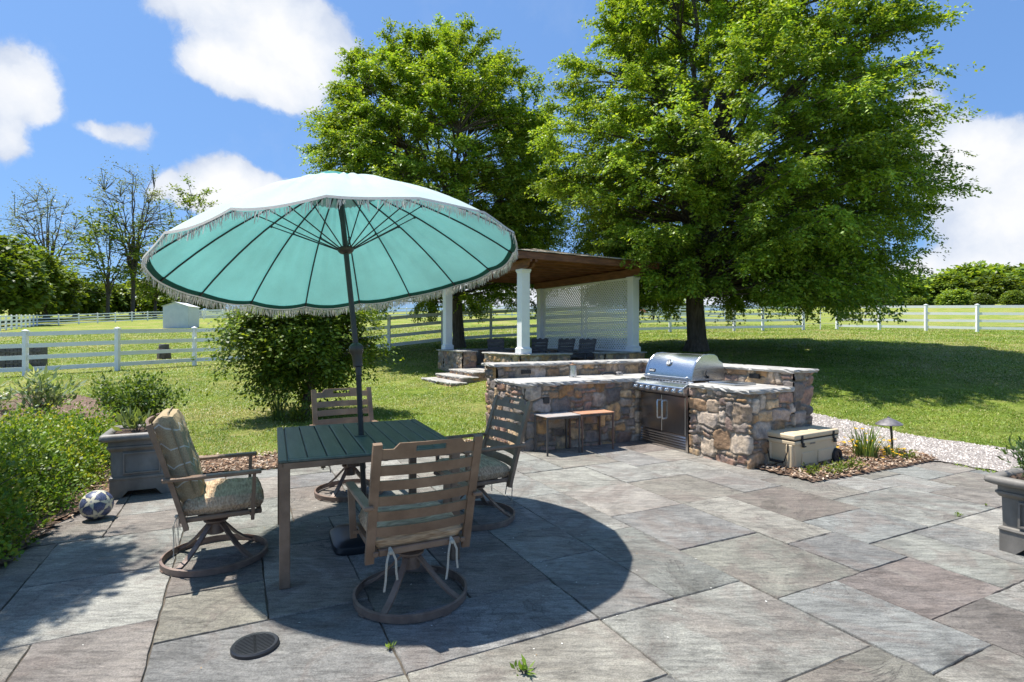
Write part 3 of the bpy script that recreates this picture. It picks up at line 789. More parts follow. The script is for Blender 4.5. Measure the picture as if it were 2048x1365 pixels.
MB().tube([(0, 0, .05), U3(UC-un*.15)], .019, 14).build('lower_pole', MT['black_metal'], t, smooth=True)
MB().lathe([(.0001, HH+.03), (.016, HH+.045), (.016, HH+.02), (.03, HH+.012)], 16, Matrix.Translation(U3(RC)) @ Matrix((ue1, ue2, un)).transposed().to_4x4()).build('finial', MT['pole'], t, smooth=True)
t = thing('umbrella_stand', 'black plastic umbrella base with rounded corners under the dining table', 'umbrella stand', (UB.x, UB.y, 0), TA)
mb = MB(); pr = [(.225, 0), (.235, .02), (.230, .05), (.20, .072), (.14, .085), (.06, .10), (.034, .105)]; V = []; Fs = []; n = 40
for r, z in pr:
    for k in range(n):
        a = 2*PI*k/n; c, s = math.cos(a), math.sin(a); e = .36
        V.append((r*math.copysign(abs(c)**e, c), r*math.copysign(abs(s)**e, s), z))
for i in range(len(pr)-1):
    for k in range(n): Fs.append((i*n+k, i*n+(k+1) % n, i*n+n+(k+1) % n, i*n+n+k))
Fs += [tuple(range(n-1, -1, -1)), tuple((len(pr)-1)*n+k for k in range(n))]
mb.add(V, Fs).build('base', MT['black_plastic'], t, smooth=True)
mb = MB().lathe([(.034, .10), (.033, .26), (.027, .265), (.024, .265)], 20); mb.tube([(.03, 0, .22), (.065, 0, .22)], .008, 8)
mb.build('tube', MT['black_plastic'], t, smooth=True)

# ================================================================== SMALL THINGS ON THE PATIO
def planter(label, loc, rz, hgt, soil=True):
    t = thing('square_planter', label, 'planter', loc, rz, 'square resin planters')
    k = hgt/.56
    def ringbox(prof, name, rnd=.012):
        V = []; Fs = []; cor = 3
        for (r, z) in prof:
            for q in range(4):
                for c in range(cor):
                    a = q*PI/2+(c/(cor-1))*PI/2; cx, cy = ((1, 1), (-1, 1), (-1, -1), (1, -1))[q]
                    V.append((cx*(r-rnd)+rnd*math.cos(a), cy*(r-rnd)+rnd*math.sin(a), z*k))
        n = 4*cor
        for i in range(len(prof)-1):
            for j in range(n): Fs.append((i*n+j, i*n+(j+1) % n, i*n+n+(j+1) % n, i*n+n+j))
        return MB().add(V, Fs)
    ringbox([(.242, .150), (.246, .152), (.250, .162), (.246, .176), (.236, .18), (.232, .185), (.236, .40), (.246, .405), (.256, .425), (.262, .43), (.262, .445), (.252, .45), (.252, .49), (.262, .495)], 'body').build('body', MT['planter'], t, smooth=True)
    rim = ringbox([(.258, .490), (.285, .494), (.305, .505), (.312, .522), (.308, .545), (.294, .558), (.276, .560), (.252, .556), (.240, .540), (.238, .47)], 'rim', .03).build('rim', MT['planter'], t, smooth=True)
    mb = MB()
    for q in range(4):
        M = Matrix.Rotation(q*PI/2, 4, 'Z')
        mb.prism([(-.2415, 0), (-.155, 0), (-.105, .055*k), (.105, .055*k), (.155, 0), (.2415, 0), (.2415, .151*k), (-.2415, .151*k)], 'y', -.242, -.225, M)
    mb.build('skirt', MT['planter'], t)
    for q in range(4):
        M = Matrix.Rotation(q*PI/2, 4, 'Z'); mb = MB()
        x0, z0, z1 = .135, .215*k, .375*k
        for s in (-1, 1): mb.box((s*x0, -.241, (z0+z1)/2), (.012, .020, z1-z0), M)
        mb.box((0, -.241, z0-.006), (2*x0+.012, .020, .012), M); mb.box((0, -.241, z1+.006), (2*x0+.012, .020, .012), M)
        mb.build('panel_frame', MT['planter'], t)
    n = 14; xs = np.linspace(-.245, .245, n)
    X, Y = np.meshgrid(xs, xs); Z = .52*k+.02*fbm(X*14, Y*14, 8)
    i = np.arange(n*n).reshape(n, n); Q = np.stack([i[:-1, :-1], i[:-1, 1:], i[1:, 1:], i[1:, :-1]], -1).reshape(-1, 4)
    mesh_np('soil', np.stack([X.ravel(), Y.ravel(), Z.ravel()], 1), Q, MT['soil'], t, smooth=True)
    return t
PL_L = Vector((-3.44, 5.17, 0)); PL_R = Vector((3.61, 3.60, 0))
planter('grey square planter behind the ball at the shrub bed', PL_L, TH, .575)
planter('grey square planter cut off at the right edge of the patio', PL_R, TH, .505)

# ball: cream with ten-cornered navy panels
t_ = np.array([(0, 1, 1.618), (0, -1, 1.618), (0, 1, -1.618), (0, -1, -1.618), (1, 1.618, 0), (-1, 1.618, 0), (1, -1.618, 0), (-1, -1.618, 0), (1.618, 0, 1), (-1.618, 0, 1), (1.618, 0, -1), (-1.618, 0, -1)])
t_ = t_/np.linalg.norm(t_, axis=1, keepdims=True)
nu, nv = 128, 64
a, b = np.meshgrid(np.arange(nu)*2*PI/nu, (np.arange(nv+1))*PI/nv)
V = np.stack([np.sin(b)*np.cos(a), np.sin(b)*np.sin(a), -np.cos(b)], -1).reshape(-1, 3)
dt = V @ t_.T; ii = np.argmax(dt, 1); cd = dt[np.arange(len(V)), ii]; th = np.arccos(np.clip(cd, -1, 1))
nb = []
for q in range(12):
    w = [j for j in range(12) if .3 < t_[q] @ t_[j] < .6]; r = t_[w[0]]-t_[q]*(t_[q] @ t_[w[0]]); nb.append(r/np.linalg.norm(r))
nb = np.array(nb); e1 = nb[ii]; e2 = np.cross(t_[ii], e1)
an = np.arctan2((V*e2).sum(1), (V*e1).sum(1)); ph = np.abs(((an/(2*PI/5)+.5) % 1)-.5)*2
star = .60-.43*ph**.7
sgn = star-th
cream = np.array([.56, .52, .38]); navy = np.array([.02, .028, .06]); mid = np.array([.045, .055, .10])
tex = (vnoise(V[:, 0]*30+5, V[:, 1]*30+V[:, 2]*22, 3) > .5)[:, None]
colb = np.where((sgn > 0)[:, None], cream, np.where((sgn > -.045)[:, None], navy, np.where(tex, mid, mid*1.9)))
colb = np.where(((th < .07) & (sgn > 0))[:, None], np.array([.25, .25, .26]), colb)
i = np.arange(nu*(nv+1)).reshape(nv+1, nu); j = np.roll(i, -1, 1)
Q = np.stack([i[:-1], j[:-1], j[1:], i[1:]], -1).reshape(-1, 4)
RM = np.array(Matrix.Rotation(.5, 3, 'X') @ Matrix.Rotation(.3, 3, 'Y'))
o = mesh_np('football', V @ RM.T*.112, Q, attr_mat('ball_leather', .4, 60, .08, spec=.5), col=colb, smooth=True)
o.location = (-3.27, 4.33, .112); tag(o, 'cream football with navy star pattern lying beside the planter', 'ball')

# drain
t = thing('floor_drain', 'round black slotted drain cover set in the paving', 'drain', (-1.196, 2.56, -.004), TH)
mb = MB().lathe([(.085, 0), (.104, 0), (.104, .014), (.098, .020), (.085, .018)], 40, None, False)
mb.box((0, 0, .013), (.012, .175, .009))
for k in range(-6, 7):
    y = k*.0128; L = math.sqrt(max(.0001, .088**2-y*y))
    mb.box((0, y, .0125), (2*L, .0072, .010))
mb.build('grating', MT['black_plastic'], t)
MB().lathe([(.0001, 0), (.086, 0), (.086, .002), (.0001, .002)], 32).build('pit', simple('pit_black', [(.004, .004, .004)], .9), t)

# two little steel tables
rust = simple('rusty_steel', [(.33, .27, .23), (.42, .20, .11), (.46, .26, .16)], .6, 5, bumpd=.001)
greyst = simple('grey_steel', [(.30, .28, .26), (.38, .35, .33), (.36, .27, .22)], .5, 6, bumpd=.001)
for lab, a0, a1, m, h in (('small steel side table with a grey top, left one of two below the stone counter', -1.68, -1.195, greyst, .465), ('small steel side table with a rusty orange top, next to the grill', -1.175, -.69, rust, .470)):
    c = ab((a0+a1)/2, -.20); w = a1-a0
    t = thing('side_table', lab, 'side table', c, TH+math.radians(-1 if m is rust else 1), 'small steel side tables')
    MB().rbox((0, 0, h), (w, .32, .012), .003, 1).build('top', m, t)
    for sx in (-1, 1):
        for sy in (-1, 1): MB().rbox((sx*(w/2-.014), sy*.146, h/2-.004), (.020, .020, h-.006), .003, 1).build('leg', MT['leg_steel'] if m is greyst else simple('rusty_leg', [(.10, .06, .045), (.19, .11, .08)], .7, 12), t)
    mb = MB()
    for sy in (-1, 1): mb.box((0, sy*.146, h-.022), (w-.05, .012, .018))
    mb.build('rail', MT['leg_steel'], t)

# cooler
CA = math.radians(31)
CX = Vector((math.cos(CA), math.sin(CA), 0)); CY = Vector((-math.sin(CA), math.cos(CA), 0))
cc0 = Vector((2.985, 5.80, 0))+CX*.425+CY*.195
t = thing('cooler', 'beige hard plastic cooler with wheels and rope handle beside the stone counter', 'cooler', cc0, CA)
mb = MB().rbox((0, 0, .170), (.83, .375, .30), .018, 2, taper=.93)
mb.rbox((0, 0, .296), (.842, .385, .046), .012, 2)
for sx in (-.405, .405):
    for sy in (-.125, .125): mb.rbox((sx*.985, sy, .150), (.05, .085, .26), .012, 1, taper=.93)
for sx in (-.22, .12): mb.rbox((sx+.05, -.183, .120), (.30 if sx > 0 else .22, .012, .13), .004, 1)
mb.rbox((-.3, -.18, .02), (.10, .02, .03), .004, 1)
mb.build('body', MT['cooler'], t)
mb = MB().rbox((0, 0, .358), (.85, .39, .056), .016, 3); mb.rbox((0, 0, .386), (.72, .27, .008), .003, 1)
lid = mb.build('lid', MT['cooler'], t)
MB().box((0, 0, .3255), (.835, .378, .012)).build('gasket', MT['rubber'], t)
for sx in (-.30, .30):
    mb = MB().rbox((sx, -.199, .335), (.030, .012, .085), .003, 1); mb.rbox((sx+.01, -.206, .275), (.03, .016, .04), .004, 1); mb.box((sx+.025, -.205, .255), (.05, .02, .012))
    mb.build('latch', MT['rubber'], t)
mb = MB().tube([(-.428, -.115, .285), (-.435, -.115, .20), (-.447, -.085, .095), (-.450, -.05, .085)], .006, 8)
mb.tube([(-.428, .115, .285), (-.435, .115, .20), (-.447, .085, .095), (-.450, .05, .085)], .006, 8); mb.tube([(-.451, -.075, .085), (-.451, .075, .085)], .015, 10)
mb.build('rope_handle', MT['rubber'], t)
for sy in (-1, 1):
    M = Matrix.Translation((.365, sy*.196, .085)) @ Matrix.Rotation(PI/2, 4, 'X')
    w = MB().lathe([(.045, -.02), (.082, -.022), (.085, -.015), (.085, .015), (.082, .022), (.045, .02)], 28, M, False).build('wheel', MT['rubber'], t, smooth=True)
    mb = MB().lathe([(.0001, -.012), (.048, -.012), (.048, .012), (.0001, .012)], 20, M); mb.lathe([(.0001, -.02), (.012, -.018), (.012, .018), (.0001, .02)], 12, M)
    mb.build('hub', MT['black_metal'], w)
mb = MB()
for k in range(2):
    M = Matrix.Translation((-.388, .022-.044*k, .175)) @ Matrix.Rotation(PI/2, 4, 'Y')
    mb.lathe([(.012, -.004), (.017, -.004), (.017, .004), (.012, .004), (.012, -.004)], 16, M, False)
mb.build('drain_ring', MT['cooler'], t)
mb = MB()   # small raised maker's plate, too worn to read
mb.rbox((-.10, -.1935, .275), (.10, .003, .018), .001, 1); mb.build('plate', simple('plate_brown', [(.13, .11, .08), (.30, .26, .2)], .6, 160, contrast=(.45, .55)), t)

# path light
t = thing('path_light', 'low pewter path light with a wide cone hat leaning on its stem', 'path light', (4.56, 6.59, .02), 0)
mb = MB().tube([(0, 0, -.02), (-.012, -.005, .20), (-.030, -.012, .37)], .013, 10); mb.build('stem', MT['black_metal'], t, smooth=True)
mb = MB().lathe([(.001, .452), (.012, .448), (.014, .438), (.055, .420), (.105, .392), (.140, .366), (.141, .360), (.100, .384), (.05, .408), (.001, .42)], 32, Matrix.Translation((-.034, -.013, 0)) @ Matrix.Rotation(-.05, 4, 'Y'))
mb.build('shade', simple('pewter', [(.085, .08, .085), (.14, .13, .135), (.20, .19, .19)], .5, 18, metal=.3, bumpd=.002), t, smooth=True)
MB().rbox((-.085, -.02, .045), (.05, .05, .09), .006, 1).build('stake', MT['black_metal'], t)
# ================================================================== STONEWORK
STONES = np.array([1.24, 1.09, .93])*np.array([(.30, .27, .25), (.36, .33, .30), (.24, .22, .215), (.33, .24, .165), (.38, .255, .14), (.29, .205, .175), (.20, .185, .185), (.40, .365, .32), (.34, .285, .23), (.25, .20, .19), (.42, .33, .22), (.155, .15, .155), (.31, .22, .20)])
def rubble(L, h, seed, g=.055, sizes=((2, 2), (3, 2), (4, 3), (3, 3), (5, 3), (4, 2), (2, 1), (3, 1), (5, 4), (4, 4), (1, 1), (2, 3), (6, 3))):
    rng = np.random.default_rng(seed)
    nx = int(L/g)+3; ny = int(h/g)+5
    occ = -np.ones((nx, ny), int); R = []
    order = [(i, j) for j in range(ny) for i in range(nx)]
    for (i, j) in order:
        if occ[i, j] >= 0: continue
        for k in rng.permutation(len(sizes)):
            w, hh = sizes[k]
            if i+w <= nx and j+hh <= ny and (occ[i:i+w, j:j+hh] < 0).all():
                occ[i:i+w, j:j+hh] = len(R); R.append((i, j, w, hh)); break
        else:
            occ[i, j] = len(R); R.append((i, j, 1, 1))
    R = np.array(R, float); cid = rng.integers(0, len(STONES), len(R)); br = rng.uniform(.62, 1.3, len(R)); pro = rng.uniform(.3, 1, len(R)); tiltx = rng.normal(0, .10, len(R)); tilty = rng.normal(0, .10, len(R))
    def f(u, v):
        wu = u+(fbm(u*6, v*6, seed+1, 3)-.5)*.085+.06; wv = v+(fbm(u*6, v*6, seed+7, 3)-.5)*.085+.06
        gi = np.clip((wu/g).astype(int), 0, nx-1); gj = np.clip((wv/g).astype(int), 0, ny-1)
        r = occ[gi, gj]; x0 = R[r, 0]*g; y0 = R[r, 1]*g; w = R[r, 2]*g; hh = R[r, 3]*g
        cx = np.abs(wu-x0-w/2); cy = np.abs(wv-y0-hh/2); rd = .24*np.minimum(w, hh)
        qx = cx-(w/2-rd); qy = cy-(hh/2-rd)
        sd = rd-(np.minimum(np.maximum(qx, qy), 0)+np.hypot(np.maximum(qx, 0), np.maximum(qy, 0)))
        e = sstep(.002, .013, sd)
        rough = fbm(u*22, v*22, seed+3, 4)-.5
        hgt = e*(.014+.026*pro[r]+(wu-x0-w/2)*tiltx[r]+(wv-y0-hh/2)*tilty[r]+rough*.020)+(1-e)*(.004*rough)
        n1 = fbm(u*9+r*3.1, v*9, seed+5, 4)
        stain = sstep(.52, .72, fbm(u*14+r*7.7, v*14+r, seed+9, 4))[:, None]
        c = STONES[cid[r]]*(br[r]*(.66+.68*n1))[:, None]
        c = c*(1-.55*stain)+.55*stain*np.where((cid[r] % 3 == 0)[:, None], np.array([.36, .21, .09]), np.array([.15, .14, .14]))
        mort = np.array([.27, .23, .18])*(.75+.5*fbm(u*30, v*30, seed+2, 3))[:, None]
        return hgt, c*e[:, None]+mort*(1-e[:, None])
    return f
def stone_strip(path, z0, z1, seed, step=.0125, base_local=None, zfun=None):
    """open strip of rubble along a plan polyline; outside is to the right of the direction of travel"""
    P = [np.array(p[:2], float) for p in path]
    seg = [np.linalg.norm(P[i+1]-P[i]) for i in range(len(P)-1)]; L = sum(seg); nu = max(2, int(L/step)); nv = max(2, int((z1-z0)/step))
    us = np.linspace(0, L, nu+1); cum = np.r_[0, np.cumsum(seg)]
    k = np.clip(np.searchsorted(cum, us, side='right')-1, 0, len(seg)-1)
    PA = np.array(P); D = np.array([(PA[i+1]-PA[i])/max(seg[i], 1e-9) for i in range(len(seg))])
    xy = PA[k]+D[k]*(us-cum[k])[:, None]
    nr = np.stack([D[k][:, 1], -D[k][:, 0]], 1)
    ker = np.ones(5)/5; pad_ = np.pad(nr, ((2, 2), (0, 0)), 'edge'); nr = np.stack([np.convolve(pad_[:, 0], ker, 'valid'), np.convolve(pad_[:, 1], ker, 'valid')], 1)
    nr /= np.linalg.norm(nr, axis=1, keepdims=True)
    vs = np.linspace(z0, z1, nv+1)
    UU, VV = np.meshgrid(us, vs); f = rubble(L, z1-z0, seed); h, c = f(UU.ravel(), VV.ravel()-z0)
    X = np.tile(xy, (nv+1, 1))+np.tile(nr, (nv+1, 1))*h[:, None]
    V = np.c_[X, VV.ravel()]
    i = np.arange((nu+1)*(nv+1)).reshape(nv+1, nu+1)
    Q = np.stack([i[:-1, :-1], i[:-1, 1:], i[1:, 1:], i[1:, :-1]], -1).reshape(-1, 4)
    return V, Q, c
def join(parts):
    V = []; Q = []; C = []; o = 0
    for v, q, c in parts: V.append(v); Q.append(q+o); C.append(c); o += len(v)
    return np.concatenate(V), np.concatenate(Q), np.concatenate(C)
def arc(cx, cy, r, a0, a1, n=7): return [(cx+r*math.cos(math.radians(a0+(a1-a0)*i/n)), cy+r*math.sin(math.radians(a0+(a1-a0)*i/n))) for i in range(n+1)]
def slab(name, poly, z0, z1, parent, m, seed=0, rough=.010, step=.045, amp=1.0):
    """flagstone slab with a split, uneven edge"""
    rng = np.random.default_rng(seed); pts = []
    n = len(poly)
    for i in range(n):
        p = np.array(poly[i]); q = np.array(poly[(i+1) % n]); L = np.linalg.norm(q-p); k = max(1, int(L/step))
        for t in range(k): pts.append(p+(q-p)*t/k)
    P = np.array(pts); m_ = len(P); T = np.roll(P, -1, 0)-np.roll(P, 1, 0); T /= np.linalg.norm(T, axis=1, keepdims=True)
    ar = 0.5*np.sum(P[:, 0]*np.roll(P[:, 1], -1)-np.roll(P[:, 0], -1)*P[:, 1]); nr = np.stack([T[:, 1], -T[:, 0]], 1)*(1 if ar > 0 else -1)
    rings = []
    for z, o, a in ((z1, -.006, .6), (z1-.35*(z1-z0), .004, 1.4), (z1-.7*(z1-z0), -.001, 1.4), (z0, -.010, 1)):
        e = (o+rng.normal(0, rough*.55, m_)*a*amp+ (vnoise(np.arange(m_)*.35, np.full(m_, seed+z*9), 3)-.5)*rough*1.6)
        rings.append(np.c_[P+nr*e[:, None], np.full(m_, z)+rng.normal(0, .0015, m_)])
    mb = MB(); V = np.concatenate(rings).tolist(); Fs = [tuple(range(m_)), tuple(3*m_+i for i in range(m_-1, -1, -1))]
    for r in range(3):
        for i in range(m_): Fs.append((r*m_+i, r*m_+(i+1) % m_, (r+1)*m_+(i+1) % m_, (r+1)*m_+i))
    mb.add(V, Fs); return mb.build(name, m, parent)

# ---- outdoor kitchen: an L of rubble stone (local x runs along the grill wall towards the viewer's right, y into the wall)
K = thing('outdoor_kitchen', 'L shaped rubble stone kitchen counter with raised bluestone bar ledge around the grill', 'kitchen counter', C0, math.atan2(-B.y, -B.x))
def L2(a, b): return (-b, a)                   # (a along A, b along B) -> local
def path(*pts): return [L2(*p) for p in pts]
r = .17
left_arc = [(-1.8+r-r*math.sin(math.radians(q)), r-r*math.cos(math.radians(q))) for q in range(0, 91, 15)]
S = []
S.append(stone_strip(path((0, -.975), (0, -1.82), (.72, -1.82)), -.02, .805, 11))
S.append(stone_strip(path((.70, -1.82), (1.02, -1.82), (1.02, 1.10), (-1.8, 1.10), (-1.8, .76)), -.02, 1.012, 12, .016))
S.append(stone_strip(path((-1.8, .78), *left_arc[::-1], (0, 0), (.02, .0)), -.02, .805, 13))
S.append(stone_strip(path((.72, -1.85), (.72, .78), (-1.8, .78))[::-1], .84, 1.012, 14))
V, Q, c = join(S)
w = mesh_np('stone_wall', V, Q, MT['stone'], K, col=c, smooth=True)
mb = MB()
for (a0, a1, b0, b1, z) in ((-1.78, .0, .02, 1.08, .80), (.02, 1.0, -1.80, -.985, .80), (.66, 1.0, -.985, 1.08, .80), (.0, .66, .02, 1.08, .80), (.74, 1.0, -1.80, 1.08, 1.0), (-1.78, .74, .80, 1.08, 1.0)):
    p = L2(a0, b0); q = L2(a1, b1); mb.box(((p[0]+q[0])/2, (p[1]+q[1])/2, z/2-.02), (abs(p[0]-q[0]), abs(p[1]-q[1]), z))
mb.build('core', MT['joint'], K)
slab('countertop', path(*[(-1.84+r+.0-(r+.0)*math.sin(math.radians(q)), -.045+r-r*math.cos(math.radians(q))) for q in range(90, -1, -15)], (.015, -.045), (.08, -.0), (.7, .02), (.7, .765), (-1.84, .765)), .806, .856, K, MT['slab'], 3)
slab('countertop', path((-.045, -.985), (-.045, -1.865), (.70, -1.865), (.70, -.985)), .806, .856, K, MT['slab'], 5)
slab('bar_ledge', path((-1.87, .72), (.66, .72), (.66, -1.88), (1.09, -1.88), (1.09, 1.17), (-1.87, 1.17)), 1.012, 1.052, K, MT['slab'], 7)
def vent(a, b, z, face, w=.15, h=.055):
    # face 'a': lies on a plane a=const looking to -A ; face 'b': plane b=const looking to -B
    x, y = L2(a, b); mb = MB()
    if face == 'a':
        mb.box((x, y-.036, z), (w, .012, h)); [mb.box((x, y-.045, z-h/2+h*(k+.5)/5), (w-.012, .01, h/10)) for k in range(5)]
    else:
        mb.box((x+.036, y, z), (.012, w, h)); [mb.box((x+.045, y, z-h/2+h*(k+.5)/5), (.01, w-.012, h/10)) for k in range(5)]
    mb.build('vent', MT['black_metal'], K)
vent(.72, -1.33, .945, 'a'); vent(-1.37, .78, .935, 'b')
x, y = L2(-1.497, 0); MB().rbox((x+.038, y, .625), (.014, .085, .075), .003, 1).build('outlet_cover', MT['black_plastic'], K)
t = thing('side_burner', 'low steel side burner lid set in the right hand stone counter', 'burner', ab(.37, -1.27, .858), K.rotation_euler.z)
MB().rbox((0, 0, .012), (.40, .36, .024), .006, 2).build('lid', MT['steel'], t)
MB().rbox((-.23, 0, .005), (.05, .36, .010), .003, 1).build('rim', MT['steel'], t)
t = thing('canister', 'brushed steel canister with a pointed cap on the stone counter', 'canister', ab(-.76, .50, .858), TH)
mb = MB().lathe([(.052, .012), (.054, .014), (.054, .165), (.050, .168)], 28)
for k in range(4): a = PI/4+k*PI/2; mb.box((.043*math.cos(a), .043*math.sin(a), .008), (.016, .016, .016), None, a)
mb.build('body', MT['steel'], t, smooth=True)
MB().lathe([(.052, .168), (.054, .172), (.03, .184), (.010, .19), (.012, .198), (.001, .205)], 24).build('cap', simple('copper_cap', [(.25, .15, .10), (.35, .22, .15)], .4, 8, metal=.8), t, smooth=True)
t = thing('grill_brush', 'black handled grill brush lying on the counter beside the grill hood', 'brush', ab(-.16, .42, .858), TH+.1)
MB().tube([(-.17, 0, .03), (-.09, .01, .045), (.02, .01, .040), (.10, 0, .022)], [.012, .018, .020, .016], 10).build('handle', MT['black_plastic'], t, smooth=True)
mb = MB().rbox((.15, 0, .02), (.12, .06, .02), .005, 1); mb.rbox((.15, 0, .040), (.08, .05, .03), .008, 1)
mb.build('head', simple('brush_head', [(.14, .12, .11), (.4, .38, .36)], .7, 60), t)

# ---- grill
G = thing('gas_grill', 'large stainless steel gas grill built into the stone counter, hood closed', 'grill', C0, K.rotation_euler.z)
x0, x1 = .035, .955; xc = (x0+x1)/2; W = x1-x0
mb = MB()
for x in (x0+.02, x1-.02): mb.box((x, .02, .35), (.04, .10, .70))
mb.box((xc, .06, .35), (W-.06, .02, .70)); mb.box((xc, -.012, .695), (W, .05, .016)); mb.box((xc, .3, .80), (W-.02, .55, .10))
mb.box((xc, .0, .012), (W, .05, .024))
mb.build('cabinet', MT['steel_dark'], G)
for s, (p, q) in ((-1, (x0+.045, xc-.003)), (1, (xc+.003, x1-.045))):
    d = MB().rbox(((p+q)/2, -.022, .440), (q-p, .022, .47), .004, 1).build('door', MT['steel_dark'], G)
    hx = xc+s*.045
    mb = MB().tube([(hx, -.03, .60), (hx, -.062, .60), (hx, -.072, .585), (hx, -.072, .385), (hx, -.062, .37), (hx, -.03, .37)], .011, 10)
    mb.build('handle', MT['steel'], d, smooth=True)
mb = MB()
for k in range(5):
    z = .035+k*.033
    mb.add([(x0+.045, -.03, z), (x1-.045, -.03, z), (x1-.045, -.012, z+.026), (x0+.045, -.012, z+.026), (x0+.045, -.026, z), (x1-.045, -.026, z), (x1-.045, -.006, z+.026), (x0+.045, -.006, z+.026)], [(0, 1, 2, 3), (7, 6, 5, 4), (0, 4, 5, 1), (3, 2, 6, 7), (0, 3, 7, 4), (1, 5, 6, 2)])
mb.box((xc, .02, .11), (W-.09, .02, .18))
mb.build('louvre', MT['steel_dark'], G)
# control panel: sloped shelf over an upright knob face
mb = MB().prism([(.05, .872), (-.06, .835), (-.115, .805), (-.122, .79), (-.105, .708), (.05, .700)], 'x', x0-.012, x1+.012)
pnl = mb.build('control_panel', MT['steel'], G, bevel=.004)
nrm = Vector((0, -.98, -.2)).normalized()
for k in range(8):
    x = x0+.035+(W-.07)*k/7
    M = Matrix.Translation((x, -.113, .752)) @ Vector((0, 0, 1)).rotation_difference(Vector((0, -.98, .2))).to_matrix().to_4x4()
    mb = MB().lathe([(.031, -.004), (.031, .003), (.024, .006), (.022, .030), (.018, .034), (.0001, .034)], 20, M); mb.box((0, 0, .036), (.007, .036, .012), M)
    mb.build('knob', MT['steel'], pnl, smooth=True)
mb = MB()
for k in range(13): mb.box((x0+.09+(W-.18)*k/12, .002, .861), (.036, .02, .006))
mb.build('vent_slots', MT['black_metal'], pnl)
prof = [(.045, .875), (.055, .93), (.085, 1.03), (.13, 1.11), (.19, 1.165), (.26, 1.195), (.34, 1.203), (.42, 1.195), (.47, 1.17), (.50, 1.12), (.56, 1.09), (.60, 1.0), (.61, .90), (.61, .875)]
hood = MB().prism(prof, 'x', x0+.055, x1-.035).build('hood', MT['steel'], G, smooth=True)
for x in (x0+.045, x1-.025): MB().prism([(y-.006 if y < .3 else y+.006, z+(.006 if z > .9 else 0)) for y, z in prof], 'x', x-.012, x+.012).build('end_cap', MT['steel'], hood, bevel=.004)
mb = MB().tube([(x0+.07, .008, .905), (x1-.06, .008, .905)], .014, 12)
for x in (x0+.11, x1-.10): mb.tube([(x, .01, .905), (x, .055, .915)], .010, 8)
mb.build('handle', MT['steel'], hood, smooth=True)
M = Matrix.Translation((xc-.02, .108, 1.082)) @ Vector((0, 0, 1)).rotation_difference(Vector((0, -.86, .5))).to_matrix().to_4x4()
th = MB().lathe([(.046, 0), (.048, .010), (.042, .016), (.038, .012), (.0001, .012)], 28, M).build('thermometer', MT['steel'], hood, smooth=True)
mb = MB().lathe([(.036, .0135), (.0001, .0135)], 24, M, False); mb.box((.01, .005, .015), (.04, .005, .002), M); mb.build('dial', simple('dial', [(.05, .05, .05), (.6, .6, .6)], .4, 60, contrast=(.48, .52)), th)
pm = Matrix.Translation((x0+.165, .063, .972)) @ Matrix.Rotation(math.radians(73), 4, 'X')
pl = MB().rbox((0, 0, .001), (.105, .042, .008), .002, 1, pm).build('nameplate', MT['black_metal'], hood)
fc = bpy.data.curves.new('lettering', 'FONT'); fc.body = 'weber'; fc.size = .040; fc.extrude = .0008; fc.align_x = 'CENTER'; fc.align_y = 'CENTER'
fo = bpy.data.objects.new('lettering_source', fc); COL.objects.link(fo); bpy.context.view_layer.update()
me = bpy.data.meshes.new_from_object(fo.evaluated_get(bpy.context.evaluated_depsgraph_get())); bpy.data.objects.remove(fo)
me.transform(pm @ Matrix.Translation((0, 0, .0062))); link_mesh('lettering', me, MT['white_paint'], pl)
mb = MB()
mb.tube([(.02, .33, .0), (.02, .31, .10), (.02, .36, .13), (.02, .40, .02)], .006, 6, M=None) if False else mb.box((x1+.0, .30, .92), (.012, .03, .03))
mb.tube([(x1+.004, .30, .92), (x1+.012, .27, .93), (x1+.012, .25, .96), (x1+.012, .26, 1.0)], .006, 8)
mb.build('hook', MT['black_metal'], hood)

# ================================================================== PAVILION
def pv(u, v, z=0): return PAV+E1*u+E2*v+Vector((0, 0, z))
PVT = thing('garden_pavilion', 'open garden pavilion with white square columns, brown timber roof and stone base', 'pavilion', PAV, PT)
FL = .52; CZ = 1.0; TZ = 3.0
cols = [(0, 0), (PL1, 0), (0, PL2), (PL1, PL2)]
cproto = None
for (u, v) in cols:
    if cproto is None:
        cm = MB().rbox((0, 0, (TZ+CZ)/2), (.225, .225, TZ-CZ), .006, 1)
        col_ = cm.build('column', MT['white_paint'], PVT)
        b_ = MB().rbox((0, 0, CZ+.06), (.29, .29, .12), .008, 1)
        b_.add([(-.145, -.145, CZ+.12), (.145, -.145, CZ+.12), (.145, .145, CZ+.12), (-.145, .145, CZ+.12), (-.115, -.115, CZ+.155), (.115, -.115, CZ+.155), (.115, .115, CZ+.155), (-.115, .115, CZ+.155)], [(0, 1, 5, 4), (1, 2, 6, 5), (2, 3, 7, 6), (3, 0, 4, 7), (4, 5, 6, 7)])
        b_.build('plinth', MT['white_paint'], col_)
        c_ = MB().rbox((0, 0, TZ-.03), (.275, .275, .05), .006, 1); c_.rbox((0, 0, TZ-.07), (.25, .25, .035), .006, 1); c_.build('capital', MT['white_paint'], col_)
        cproto = col_
    else:
        col_ = copy_tree(cproto, PVT)
    col_.location = (u, v, 0)
